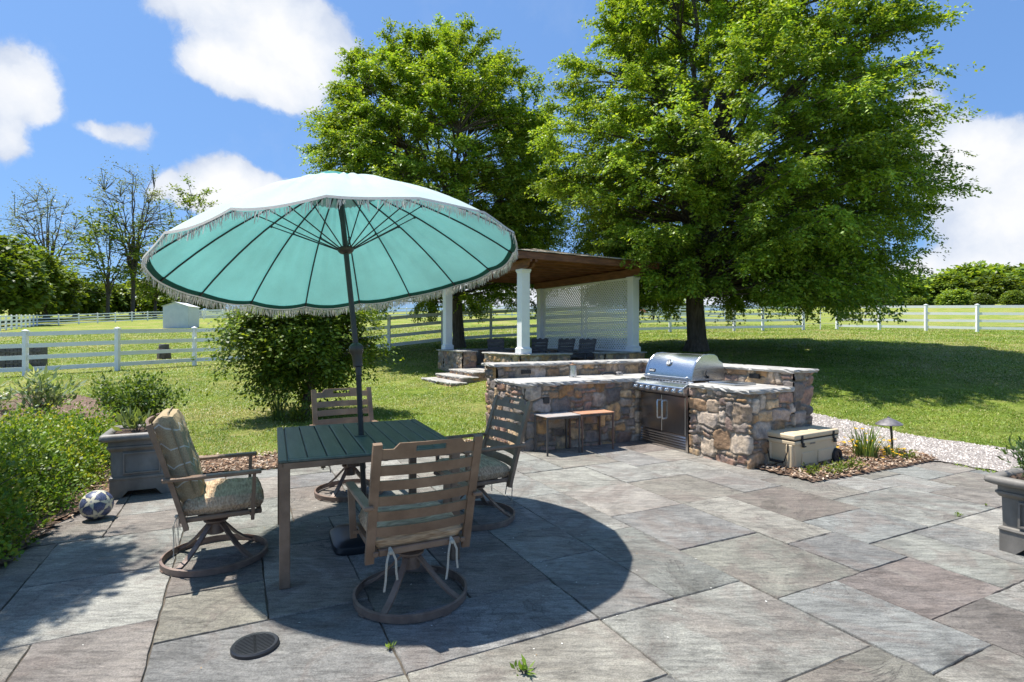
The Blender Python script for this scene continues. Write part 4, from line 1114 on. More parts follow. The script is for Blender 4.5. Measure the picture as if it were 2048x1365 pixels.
# stone base, walls with bluestone caps
def wall_loop(u0, v0, u1, v1): return [(u0, v0), (u1, v0), (u1, v1), (u0, v1), (u0, v0)]
WALLS = [(-.2, -.2, 1.2, .2), (2.3, -.2, PL1+.2, .2), (PL1-.2, .2, PL1+.2, PL2+.2), (-.2, PL2-.2, PL1-.2, PL2+.2), (-.2, 2.95, .2, PL2-.2), (-.2, .2, .2, 1.6)]
S = []
for i, w in enumerate(WALLS): S.append(stone_strip(wall_loop(*w), -.1, .962, 40+i, .028))
V, Q, c = join(S); mesh_np('stone_base', V, Q, MT['stone'], PVT, col=c, smooth=True)
CAPS = [[(-.26, -.26), (1.25, -.26), (1.25, .25), (.255, .25), (.255, 1.66), (-.26, 1.66)], [(2.25, -.26), (PL1+.26, -.26), (PL1+.26, PL2+.26), (-.26, PL2+.26), (-.26, 2.9), (.25, 2.9), (.25, PL2-.25), (PL1-.25, PL2-.25), (PL1-.25, .25), (2.25, .25)]]
for i, p in enumerate(CAPS): slab('cap_stone', p, .962, CZ+.002, PVT, MT['slab'], 60+i, .008, .08)
mb = MB().box((PL1/2, PL2/2, FL/2-.1), (PL1+.30, PL2+.30, FL+.2-.02)); mb.build('floor', MT['slab'], PVT)
for k in range(3):   # three steps on the left side
    z1 = .50-.115*k; u0 = -.20-.36*(k+1); u1 = -.20+.02
    sw = .12*k
    V, Q, c = stone_strip([(u1, 2.98+sw), (u0, 2.98+sw), (u0, 1.5-sw), (u1, 1.5-sw)], -.1, z1-.045, 70+k, .028)
    st = mesh_np('step', V, Q, MT['stone'], PVT, col=c, smooth=True)
    slab('tread', [(u0-.04, 1.46-sw), (u0+.40, 1.46-sw), (u0+.40, 3.02+sw), (u0-.04, 3.02+sw)], z1-.045, z1, st, MT['slab'], 80+k, .010, .06)
# timber roof
O = .46; beams = MB()
for v in (0, PL2):      # headers along the left and right go with the rafters' support
    pass
hb = []
for u in (-.07, .07, PL1-.07, PL1+.07):
    # doubled header with a shaped tail towards the viewer
    pr = [(-O, TZ+.20), (-O, TZ+.13), (-O+.10, TZ+.11), (-O+.13, TZ+.04), (-O+.22, TZ+.002), (PL2+.3, TZ+.002), (PL2+.3, TZ+.20)]
    MB().prism(pr, 'x', u-.028, u+.028).build('header_beam', MT['dark_wood'], PVT)
for k in range(12):
    v = -.32+k*(PL2+.64)/11
    MB().box((PL1/2, v, TZ+.262), (PL1+2*O-.06, .042, .12)).build('rafter', MT['dark_wood'], PVT)
mb = MB()
nb_ = 26; wv = (PL1+2*O)/nb_
for k in range(nb_): mb.box((-O+wv*(k+.5), PL2/2, TZ+.333), (wv-.006, PL2+2*O, .02))
mb.build('roof_deck', MT['dark_wood'], PVT)
mb = MB()
for v in (-O, PL2+O): mb.box((PL1/2, v, TZ+.265), (PL1+2*O+.04, .035, .15))
for u in (-O, PL1+O): mb.box((u, PL2/2, TZ+.265), (.035, PL2+2*O-.036, .15))
mb.build('fascia', MT['dark_wood'], PVT)
mb = MB(); rng = np.random.default_rng(4)
cu, cv = PL1/2, PL2/2; RU, RV = PL1/2+O+.05, PL2/2+O+.05
rows = 9
for q in range(4):   # hipped shingle roof, each course lapping the one below
    for k in range(rows):
        f0, f1 = 1-k/rows, 1-(k+1.25)/rows; z0_, z1_ = TZ+.348+.55*(k/rows), TZ+.362+.55*((k+1)/rows)
        ax, ay = (RU, RV)
        cr = [(-1, -1, 1, -1), (1, -1, 1, 1), (1, 1, -1, 1), (-1, 1, -1, -1)][q]
        nsh = max(2, int(22*f0))
        for s in range(nsh):
            a0, a1 = s/nsh, (s+.96)/nsh
            def Pq(a, f, z): return (cu+(cr[0]+(cr[2]-cr[0])*a)*ax*max(f, 0), cv+(cr[1]+(cr[3]-cr[1])*a)*ay*max(f, 0), z)
            j = rng.uniform(-.008, .008); e = rng.uniform(0, .012)
            V = [Pq(a0, f0+e, z0_+j), Pq(a1, f0+e, z0_+j), Pq(a1, f1, z1_), Pq(a0, f1, z1_)]
            V += [(x, y, z+.014) for (x, y, z) in V]
            mb.add(V, [(0, 1, 5, 4), (1, 2, 6, 5), (2, 3, 7, 6), (3, 0, 4, 7), (4, 5, 6, 7), (3, 2, 1, 0)])
mb.build('shingle_roof', MT['shingle'], PVT)
# lattice screen between the two right hand columns
mb = MB(); Lz0, Lz1 = CZ+.03, TZ-.04; v0, v1 = .12, PL2-.12; H_ = Lz1-Lz0; sp = .102
for layer, sg in ((-.004, 1), (.004, -1)):
    k = -H_
    while k < v1-v0+H_:
        # strip from (k,0) up at 45 degrees
        a = k; p0, q0 = (a, 0), (a+sg*H_, H_)
        (xa, za), (xb, zb) = p0, q0
        def clip(xa, za, xb, zb):
            lo, hi = 0.0, 1.0; dx = xb-xa
            for (bound, side) in ((0, 1), (v1-v0, -1)):
                fa = (xa-bound)*side; fb = (xb-bound)*side
                if fa < 0 and fb < 0: return None
                if fa < 0: lo = max(lo, fa/(fa-fb))
                if fb < 0: hi = min(hi, fa/(fa-fb))
            return None if hi-lo < .02 else (xa+dx*lo, za+(zb-za)*lo, xa+dx*hi, za+(zb-za)*hi)
        r_ = clip(xa, za, xb, zb)
        if r_: mb.bar((PL1+layer, v0+r_[0], Lz0+r_[1]), (PL1+layer, v0+r_[2], Lz0+r_[3]), .0075, .036, (0, -sg*.7, .7))
        k += sp
lat = mb.build('lattice', MT['white_paint'], PVT)
mb = MB()
for z in (Lz0-.012, Lz1+.012): mb.box((PL1, (v0+v1)/2, z), (.03, v1-v0, .04))
for v in (v0+.0, v1, (v0+v1)/2): mb.box((PL1, v, (Lz0+Lz1)/2), (.029, .04, H_))
mb.build('lattice_frame', MT['white_paint'], lat)

# ---- adirondack chairs inside
def adirondack(label):
    t = thing('adirondack_chair', label, 'chair', (0, 0, 0), 0, 'weathered adirondack chairs in the pavilion')
    mb = MB(); tilt = .36
    def bk(x, h): return (x, -.18-h*tilt, .26+h)
    for k in range(5): mb.bar(bk(-.28, .06+.118*k), bk(.28, .06+.118*k), .104, .02, (0, 1, 0)) if False else mb.add([bk(-.28-.006*k, .01+.118*k), bk(.28+.006*k, .01+.118*k), bk(.28+.006*k, .112+.118*k), bk(-.28-.006*k, .112+.118*k)]+[(x, y-.02, z-.006) for x, y, z in (bk(-.28-.006*k, .01+.118*k), bk(.28+.006*k, .01+.118*k), bk(.28+.006*k, .112+.118*k), bk(-.28-.006*k, .112+.118*k))], [(0, 1, 2, 3), (7, 6, 5, 4), (0, 4, 5, 1), (1, 5, 6, 2), (2, 6, 7, 3), (3, 7, 4, 0)])
    # top board with a wavy upper edge
    n = 24; V = []; Fs = []
    for i in range(n+1):
        x = -.315+.63*i/n; h = .755+.024*math.cos(x*2*PI/.21)+(.022 if abs(x) > .28 else 0)
        a_, b_ = bk(x, .60), bk(x, h)
        V += [a_, b_, (b_[0], b_[1]-.02, b_[2]-.006), (a_[0], a_[1]-.02, a_[2]-.006)]
    for i in range(n):
        for q in range(4): Fs.append((i*4+q, i*4+4+q, i*4+4+(q+1) % 4, i*4+(q+1) % 4))
    Fs += [(0, 1, 2, 3), tuple(len(V)-1-q for q in range(4))]
    mb.add(V, Fs)
    for s in (-1, 1): mb.bar((s*.24, -.18-.02*tilt-.03, .25), (s*.25, -.18-.70*tilt-.03, .94), .05, .025, (0, 1, 0))
    mb.build('backrest', MT['grey_wood'], t)
    mb = MB()
    for k in range(6): mb.box((0, -.16+k*.092, .275+k*.020), (.52, .08, .02))
    mb.build('seat', MT['grey_wood'], t)
    for s in (-1, 1):
        MB().rbox((s*.34, .02, .56), (.13, .72, .022), .005, 1).build('armrest', MT['grey_wood'], t)
        MB().box((s*.30, .32, .275), (.025, .09, .55)).build('leg', MT['grey_wood'], t)
        MB().bar((s*.27, .36, .33), (s*.27, -.50, .04), .025, .11).build('leg', MT['grey_wood'], t)
    return t
ad = adirondack('weathered adirondack chair at the left of the pavilion, between two white columns')
ads = [ad]
for lab in ('weathered adirondack chair half hidden behind the nearest white column', 'weathered adirondack chair before the lattice, left of the two together', 'weathered adirondack chair before the lattice, right of the two together'):
    c_ = copy_tree(ad); c_['label'] = lab; ads.append(c_)
for o, px, d, rz in zip(ads, (994, 1075, 1124, 1164), (16.4, 16.9, 15.9, 15.2), (188, 165, 152, 146)):
    o.location = ((px-1024)/F*d, d, FL); o.rotation_euler.z = math.radians(rz); o.scale = (.84, .84, .80)
t = thing('wooden_stool', 'low slatted wooden footstool in front of the lattice screen', 'stool', ((1146-1024)/F*15.1, 15.1, FL), PT)
mb = MB()
for k in range(6): mb.box((0, -.21+k*.084, .44), (.52, .07, .02))
mb.build('top', MT['grey_wood'], t)
for sx in (-1, 1):
    for sy in (-1, 1): MB().box((sx*.23, sy*.19, .215), (.045, .045, .43)).build('leg', MT['grey_wood'], t)
mb = MB()
for sy in (-1, 1): mb.box((0, sy*.19, .36), (.415, .02, .08)); mb.box((0, sy*.19, .20), (.415, .02, .06))
mb.build('rail', MT['grey_wood'], t)

# ================================================================== FENCES
def fence(label, pts, h=1.32, rails=4, pw=.115, closed=False, rail_h=.125, group='white paddock fences', zoff=0, ends=True):
    p0 = Vector((pts[0][0], pts[0][1], zg(*pts[0])+zoff))
    t = thing('paddock_fence', label, 'fence', p0, 0, group)
    Z = [zg(*p)+zoff for p in pts]; proto = None
    for (x, y), z in zip(pts, Z):
        if proto is None:
            mb = MB().rbox((0, 0, h/2-.1), (pw, pw, h+.2), .004, 1); mb.rbox((0, 0, h+.012), (pw+.03, pw+.03, .024), .003, 1)
            mb.add([(-pw/2, -pw/2, h+.024), (pw/2, -pw/2, h+.024), (pw/2, pw/2, h+.024), (-pw/2, pw/2, h+.024), (0, 0, h+.06)], [(0, 1, 4), (1, 2, 4), (2, 3, 4), (3, 0, 4)])
            o = proto = mb.build('post', MT['vinyl'], t)
        else: o = proto.copy(); COL.objects.link(o); o.parent = t
        o.location = Vector((x, y, z))-p0
    for i in range(len(pts)-1):
        a = Vector((*pts[i], Z[i]))-p0; b = Vector((*pts[i+1], Z[i+1]))-p0; d = (b-a); d.z = 0; d.normalize(); mb = MB()
        for k in range(rails):
            zz = h*(.155+.785*k/(rails-1))
            mb.bar(a+d*(pw/2-.002)+Vector((0, 0, zz)), b-d*(pw/2-.002)+Vector((0, 0, zz)), .038, rail_h)
        mb.build('rails', MT['vinyl'], t)
    return t
def subdiv(pts, step):
    out = [pts[0]]
    for p, q in zip(pts[:-1], pts[1:]):
        L = math.hypot(q[0]-p[0], q[1]-p[1]); n = max(1, round(L/step))
        out += [(p[0]+(q[0]-p[0])*k/n, p[1]+(q[1]-p[1])*k/n) for k in range(1, n+1)]
    return out
near = [(-16.4, 15.2), (-14.33, 16.2), (-12.41, 17.3), (-11.2, 19.4)]+subdiv([(-11.2, 19.4), (-4.74, 21.2)], 2.24)[1:]+subdiv([(-4.74, 21.2), (-.9, 23.5), (7.62, 26.5), (13.5, 29.6), (16.0, 30.2)], 2.24)[1:]
fence('white four rail fence running behind the shrub, the pavilion and the trees', near)
fence('white four rail fence at the right edge, in front of the wooded hill', subdiv([(18.2, 30.8), (22.5, 26.6), (28, 22.4)], 2.05))
fence('far white fence under the dark trees at the left, next to the metal shed', subdiv([(-50, 43), (-44.7, 48), (-57, 66)], 2.6)[1:]+subdiv([(-57, 66), (-53, 80), (-40.5, 82)], 2.6)[1:])
fence('farther white fence behind the metal shed, seen under the bare trees', subdiv([(-56, 90), (-36, 96), (-20, 92)], 2.6), h=1.35)
fence('distant white arena fence seen between the pavilion columns', subdiv([(-22, 62), (0, 66), (24, 62)], 2.4), h=1.3)
# strands of the wire gate between the two near fences
t = thing('wire_gate', 'thin white wire gate strung between two fence posts under the large tree', 'gate', (16.0, 30.2, zg(16, 30.2)), 0)
mb = MB()
for k in range(4): mb.bar((0, 0, .35+.3*k), (2.2, .6, .35+.3*k+zg(18.2, 30.8)-zg(16, 30.2)), .018, .018)
mb.build('strand', MT['vinyl'], t); MB().tube([(1.1, .3, 0), (1.1, .3, 1.35)], .025, 8).build('post', MT['vinyl'], t)

# ================================================================== PADDOCK THINGS
d = 58; p = at(363, 657, d)
t = thing('metal_shed', 'pale ribbed metal shed with a low gable standing in the far paddock', 'shed', (p.x, p.y, zg(p.x, p.y)), .15); t.scale = (.80, .72, 1)
mb = MB(); n = 22
for s in (-1, 1):
    for k in range(n): x = -1.5+3*(k+.5)/n; mb.box((x, s*1.9+(.012 if k % 2 else 0)*s, 1.05), (3/n, .04, 2.3))
    m2 = 24
    for k in range(m2): y = -1.88+3.76*(k+.5)/m2; mb.box((s*1.5+(.012 if k % 2 else 0)*s, y, 1.05), (.04, 3.76/m2, 2.3))
mb.prism([(-1.5, 2.2), (1.5, 2.2), (0, 2.62)], 'y', -1.9, 1.9)
mb.build('wall', simple('shed_steel', [(.50, .55, .60), (.60, .64, .68)], .4, 2), t)
mb = MB()
for s in (-1, 1): mb.bar((s*.8, -2.05, 2.42), (s*.8, 2.05, 2.42), 1.72, .03, (s*.27, 0, 1))
mb.build('roof', simple('shed_roof', [(.62, .63, .64), (.70, .71, .72)], .4, 2), t)
d = 19.5; p = at(46, 722, d)
t = thing('plank_jump', 'dark upright plank box standing in the grass behind the left fence', 'plank box', (p.x, p.y, zg(p.x, p.y)), .15)
mb = MB(); rng = np.random.default_rng(2)
for k in range(11): mb.box((-.62+k*.124, rng.normal(0, .006), .33+rng.uniform(-.02, .02)), (.108, .35, .70+rng.uniform(-.03, .03)))
mb.build('planks', MT['grey_wood'], t)
mb = MB()
for z in (.15, .55): mb.box((0, -.185, z), (1.32, .02, .06)); mb.box((0, .19, z), (1.32, .02, .06))
mb.build('batten', MT['grey_wood'], t)
d = 22.5; p = at(328, 715, d)
t = thing('tree_stump_seat', 'short weathered log post topped with a pale round block in the paddock', 'stump', (p.x, p.y, zg(p.x, p.y)), .4)
MB().lathe([(.27, -.05), (.25, .1), (.245, .40), (.235, .42)], 14).build('block', MT['bark'], t, smooth=True)
MB().lathe([(.18, .42), (.19, .44), (.185, .58), (.17, .60)], 14).build('cap', MT['grey_wood'], t, smooth=True)

# ---- a bay horse grazing beyond the fence, mostly hidden by the pavilion column
d = 33; p = at(1293, 655, d); hz = zg(p.x, p.y)
bm = bmesh.new(); sk = bm.verts.layers.skin.verify()
J = {}
def jv(n, co, r):
    v = bm.verts.new(co); v[sk].radius = (r, r) if not hasattr(r, '__len__') else r; J[n] = v; return v
def ln(*ns):
    for a, b in zip(ns[:-1], ns[1:]): bm.edges.new((J[a], J[b]))
jv('rump', (.72, 0, 1.18), .25); jv('loin', (.42, 0, 1.22), .28); jv('belly', (.02, 0, 1.12), .31); jv('chest', (-.42, 0, 1.12), .32); jv('shoulder', (-.70, 0, 1.20), .24)
ln('rump', 'loin', 'belly', 'chest', 'shoulder')
jv('neck1', (-1.02, 0, 1.38), .17); jv('neck2', (-1.30, 0, 1.52), .13); jv('poll', (-1.48, 0, 1.60), .115); jv('cheek', (-1.62, 0, 1.46), .10); jv('nose', (-1.80, 0, 1.24), .065)
ln('shoulder', 'neck1', 'neck2', 'poll', 'cheek', 'nose')
for s in (-1, 1):
    q = 'LR'[s > 0]
    jv('el'+q, (-.60, s*.16, .88), .12); jv('kn'+q, (-.60+.05*s, s*.17, .50), .06); jv('fe'+q, (-.60+.06*s, s*.17, .14), .045); jv('ho'+q, (-.64+.06*s, s*.17, .02), .06)
    ln('chest', 'el'+q, 'kn'+q, 'fe'+q, 'ho'+q)
    jv('st'+q, (.62, s*.17, .88), .155); jv('hk'+q, (.84+.08*s, s*.17, .55), .07); jv('pa'+q, (.80+.08*s, s*.17, .15), .048); jv('hf'+q, (.75+.08*s, s*.17, .02), .06)
    ln('rump', 'st'+q, 'hk'+q, 'pa'+q, 'hf'+q)
    jv('ear'+q, (-1.44, s*.06, 1.76), .025); ln('poll', 'ear'+q)
me = bpy.data.meshes.new('body'); bm.to_mesh(me); bm.free()
ht = thing('horse', 'brown horse standing in the paddock behind the right pavilion column', 'horse', (p.x-.55, p.y, hz), .15)
bo = bpy.data.objects.new('horse_source', me); COL.objects.link(bo)
bo.modifiers.new('s', 'SKIN'); bo.modifiers.new('d', 'SUBSURF').levels = 2
bpy.context.view_layer.update()
me2 = bpy.data.meshes.new_from_object(bo.evaluated_get(bpy.context.evaluated_depsgraph_get())); bpy.data.objects.remove(bo)
hm = simple('bay_coat', [(.13, .042, .018), (.21, .075, .03), (.27, .11, .05)], .5, 2); me2.materials.clear()
link_mesh('body', me2, hm, ht, True)
MB().tube([(.93, 0, 1.22), (1.02, 0, 1.05), (1.03, 0, .75), (1.0, 0, .5)], [.05, .075, .08, .03], 8).build('tail', MT['black_plastic'], ht, smooth=True)
mb = MB()
for i in range(7): x = -.78-.11*i; mb.box((x, 0, 1.42+.055*i), (.13, .035, .16))
mb.build('mane', MT['black_plastic'], ht)
# ================================================================== VEGETATION
def bez(p0, p1, p2, n): 
    t = np.linspace(0, 1, n)[:, None]; return (1-t)**2*p0+2*t*(1-t)*p1+t*t*p2
def make_tree(name, label, loc, seed, centre, radii, trunk_r, fork, nlimb, nbough, ntwig, nleaf, leafL, leafW, pal, group=None, twiglen=(.35, .9), keep=None, droop=.15, upb=.5, cat='tree', bark='bark', limb_r=.5, inner=.35, flat=.6, bough_min=.012, lobes=.22, tubes=True, minz=None, taper=0, under=0, low=1.0, tipf=.35, skirt=None):
    """trunk with limbs and boughs, and a crown of leaf sprays on real twigs"""
    rng = np.random.default_rng(seed)
    t = thing(name, label, cat, loc, 0, group)
    centre = np.array(centre, float); radii = np.array(radii, float)
    mb = MB()
    top = np.array([rng.normal(0, .1), rng.normal(0, .1), fork])
    mb.tube([(0, 0, -.3), (0, 0, .05), (.02, 0, .35), tuple(top*.6), tuple(top)], [trunk_r*1.75, trunk_r*1.5, trunk_r*1.1, trunk_r, trunk_r*.95], 12)
    ph = rng.uniform(0, 6.28, 8)
    def env(dirs):
        az = np.arctan2(dirs[:, 1], dirs[:, 0]); el = np.arcsin(np.clip(dirs[:, 2], -1, 1))
        return 1+lobes*(np.sin(3*az+ph[0])*np.cos(2*el+ph[1])*.6+np.sin(5*az+ph[2]+3*el)*.45+np.sin(8*az+ph[3])*np.sin(6*el+ph[4])*.35)
    limbs = []
    for k in range(nlimb):
        az = 2*PI*(k+rng.uniform(-.3, .3))/nlimb; el = rng.uniform(.15, 1.25) if k < nlimb-2 else 1.35
        d = np.array([[math.cos(az)*math.cos(el), math.sin(az)*math.cos(el), math.sin(el)]])
        tip = centre+radii*d[0]*.72*env(d)[0]
        st = top*np.array([1, 1, rng.uniform(.78, 1.0)])
        ctl = st+(tip-st)*np.array([.22, .22, .55])
        c = bez(st, ctl, tip, 12); c[1:-1] += rng.normal(0, .02*np.linalg.norm(radii)/3, (10, 3))
        limbs.append(c)
        rr = np.linspace(trunk_r*limb_r, trunk_r*.10, 12)
        if tubes: mb.tube([tuple(p) for p in c], list(rr), 7)
    ends = np.array([l[-1] for l in limbs])
    d = rng.normal(0, 1, (nbough*3, 3)); d /= np.linalg.norm(d, axis=1, keepdims=True)
    d = d[d[:, 2] > -.75][:nbough]
    rad = (inner+(1-inner)*rng.random(len(d))**.45)*env(d)
    tips = centre+radii*d*rad[:, None]*np.c_[np.repeat((1-taper*np.maximum(d[:, 2], 0)*rad+under*np.minimum(d[:, 2], 0))[:, None], 2, 1), np.where(d[:, 2] < 0, low, 1.0)]
    if skirt:
        sa = rng.uniform(0, 2*PI, skirt[0]); sr = rng.uniform(.4, skirt[3] if len(skirt) > 3 else 1.0, skirt[0])
        tips = np.concatenate([tips, np.stack([centre[0]+radii[0]*sr*np.cos(sa), centre[1]+radii[1]*sr*np.sin(sa), rng.uniform(skirt[1], skirt[2], skirt[0])], 1)])
    LP = []; LD = []; LN = []; LB = []
    allL = np.concatenate(limbs)
    for i, tip in enumerate(tips):
        if minz is not None: tip[2] = max(tip[2], minz+rng.uniform(0, .5))
        # leave from the limb point that is below and nearest
        dd = np.linalg.norm((allL-tip)*np.array([1, 1, .75]), axis=1)+np.where(allL[:, 2] > tip[2]-.1, 2.0, 0)
        j = np.argmin(dd+rng.uniform(0, .6, len(dd))); st = allL[j]
        ctl = st+(tip-st)*.5+np.array([0, 0, np.linalg.norm(tip-st)*rng.uniform(-.02, .22)])
        c = bez(st, ctl, tip, 9)
        if keep is not None and not keep(c[-1:]+np.array(loc))[0]: continue
        L = np.linalg.norm(tip-st)
        if tubes: mb.tube([tuple(p) for p in c], list(np.linspace(min(.035, .012+.012*L)*trunk_r/.25+bough_min*.3, bough_min*.6, 9)), 5)
        out = tip-centre; out = out/(np.linalg.norm(out)+1e-6); ax = (c[-1]-c[-3]); ax = ax/(np.linalg.norm(ax)+1e-6)
        br = rng.uniform(.72, 1.25)
        for k in range(ntwig):
            s = tipf+(1-tipf)*rng.random()**.6; p = c[min(8, int(s*8))]+(c[min(8, int(s*8)+1)]-c[min(8, int(s*8))])*rng.random()
            td = ax*.7+out*.45+rng.normal(0, .6, 3)*np.array([1, 1, flat])+np.array([0, 0, upb*.3-droop]); td /= np.linalg.norm(td)
            tl = rng.uniform(*twiglen); n = max(2, int(nleaf*rng.uniform(.6, 1.3)))
            u = rng.random(n)**.8
            sd = np.cross(td, [0, 0, 1.0]); sd /= np.linalg.norm(sd)+1e-6
            pos = p+td*tl*u[:, None]+np.array([0, 0, -droop])*tl*(u[:, None]**2)+rng.normal(0, leafL*.45, (n, 3))*np.array([1, 1, .7])
            side = np.where(rng.random(n) < .5, -1, 1)[:, None]
            ld = td*.6+sd*side*.8+rng.normal(0, .35, (n, 3))+np.array([0, 0, -.25])
            nn = np.array([0, 0, 1.0])+rng.normal(0, .55, (n, 3))+out*.3
            LP.append(pos); LD.append(ld); LN.append(nn); LB.append(np.full(n, br)*rng.uniform(.88, 1.12))
    LP = np.concatenate(LP); LD = np.concatenate(LD); LN = np.concatenate(LN); LB = np.concatenate(LB)
    if minz is not None or keep is not None:
        k = np.ones(len(LP), bool)
        if keep is not None: k &= keep(LP+np.array(loc))
        if minz is not None: k &= LP[:, 2] > minz
        LP, LD, LN, LB = LP[k], LD[k], LN[k], LB[k]
    n = len(LP)
    V, Q = quads_cloud(LP, LD, LN, leafL*rng.uniform(.7, 1.25, n), leafW*rng.uniform(.75, 1.25, n))
    pal = np.array(pal); f = rng.random((n, 1)); idx = rng.integers(0, len(pal), n)
    c = pal[idx]*LB[:, None]*rng.uniform(.78, 1.25, (n, 1))
    mb.build('trunk', MT[bark], t, smooth=True, fix=False)
    mesh_np('crown', V, Q, MT['leaf'], t, col=np.repeat(c, 4, 0))
    return t
G1 = [(.16, .27, .028), (.21, .33, .034), (.27, .38, .044), (.12, .215, .022), (.33, .42, .06)]
G2 = [(.11, .175, .02), (.145, .215, .026), (.19, .255, .034), (.085, .14, .018)]
G3 = [(.12, .17, .022), (.16, .21, .03), (.10, .15, .02), (.20, .23, .04)]
def not_pav(P):
    q = P-np.array(PAV); u = q[:, 0]*E1.x+q[:, 1]*E1.y; v = q[:, 0]*E2.x+q[:, 1]*E2.y
    ins = (u > -.75) & (u < PL1+.02) & (v > -.55) & (v < PL2+.6)
    return ~(ins & (P[:, 2] < 3.75)) & ~((P[:, 1] < 19) & (P[:, 0] < 4.7) & (P[:, 2] < 2.4))
loc = (5.36, 16.0, zg(5.36, 16.0))
make_tree('shade_tree', 'big spreading green shade tree right of the pavilion, filling the top of the picture', loc, 4, (1.15, -.1, 5.7), (5.75, 5.3, 8.2), .25, 2.0, 18, 880, 22, 34, .095, .046, G1, 'large shade trees', keep=not_pav, droop=.28, upb=.5, minz=.80, lobes=.13, inner=.42, taper=.42, low=.66, skirt=(120, 1.1, 3.3, .78), tipf=.55, twiglen=(.3, .75))
loc = (-2.05, 21.0, zg(-2.05, 21.0))
make_tree('shade_tree', 'rounded green shade tree behind the teal umbrella and the pavilion', loc, 9, (-.75, .2, 6.0), (5.05, 4.8, 5.9), .21, 2.2, 14, 780, 22, 28, .112, .054, G1, 'large shade trees', keep=not_pav, droop=.25, upb=.4, minz=1.0, lobes=.11, inner=.42, taper=.10, low=.85, skirt=(60, 1.3, 3.4), tipf=.6, twiglen=(.3, .8))

# bushy shrub on a short trunk behind the table
loc = (-3.72, 9.9, zg(-3.72, 9.9))
make_tree('weeping_shrub', 'dense dark green bushy shrub on a short trunk standing in the lawn behind the table', loc, 3, (-.08, 0, 1.45), (1.02, .98, 1.0), .055, .5, 10, 330, 9, 18, .085, .040, [(.10, .17, .018), (.14, .215, .024), (.21, .28, .036), (.07, .125, .016)], None, (.15, .62), None, .50, .2, 'shrub', inner=.45, lobes=.55, under=.6, minz=.16, bough_min=.006)
def blades(name, label, loc, n, h, spread, w, pal, cat, seed, group=None, flowers=0, fcol=None, arch=.5, mat='leaf', fsize=.02, partname='leaves'):
    rng = np.random.default_rng(seed); t = thing(name, label, cat, loc, rng.uniform(0, 6), group)
    V = []; Q = []; C = []; tips = []
    for k in range(n):
        a = rng.uniform(0, 2*PI); r0 = spread*.35*math.sqrt(rng.random()); hh = h*rng.uniform(.55, 1.1); le = arch*rng.uniform(.2, 1.1)*hh
        bx, by = r0*math.cos(a), r0*math.sin(a); a2 = a+rng.normal(0, .5); c, s = math.cos(a2), math.sin(a2); m = 5; o = len(V); col = np.array(pal[rng.integers(len(pal))])*rng.uniform(.8, 1.25)
        for i in range(m+1):
            f = i/m; x = bx+c*le*f**1.8; y = by+s*le*f**1.8; z = hh*(f-.18*f**3*arch); ww = w*(1-f**2)*.5+.0006
            V += [(x-s*ww, y+c*ww, z), (x+s*ww, y-c*ww, z)]; C += [col, col]
            if i < m: Q.append((o+2*i, o+2*i+1, o+2*i+3, o+2*i+2))
        tips.append((bx+c*le, by+s*le, hh*.9))
    mesh_np(partname, V, Q, MT[mat], t, col=np.array(C))
    if flowers:
        P = []; 
        V = []; Q = []; C = []
        for k in range(flowers):
            a = rng.uniform(0, 2*PI); r = spread*math.sqrt(rng.random()); z = h*rng.uniform(.25, .95)*(1-.45*r/spread); p = np.array([r*math.cos(a), r*math.sin(a), z])
            for q in range(6):
                an = q*PI/3+rng.uniform(-.2, .2); d = np.array([math.cos(an), math.sin(an), rng.uniform(-.1, .7)]); s = np.array([-math.sin(an), math.cos(an), 0]); L = fsize*rng.uniform(.8, 1.2); o = len(V)
                V += [p, p+d*L*.55+s*L*.42, p+d*L, p+d*L*.55-s*L*.42]; Q.append((o, o+1, o+2, o+3)); col = np.array(fcol)*rng.uniform(.8, 1.15); C += [col]*4
            # stalk
            o = len(V); b = np.array([p[0]*.3, p[1]*.3, 0]); V += [b+[.0015, 0, 0], b-[.0015, 0, 0], p-[.001, 0, 0], p+[.001, 0, 0]]; Q.append((o, o+1, o+2, o+3)); C += [np.array([.08, .14, .03])]*4
        mesh_np('flowers', V, Q, MT['leaf'], t, col=np.array(C))
    return t
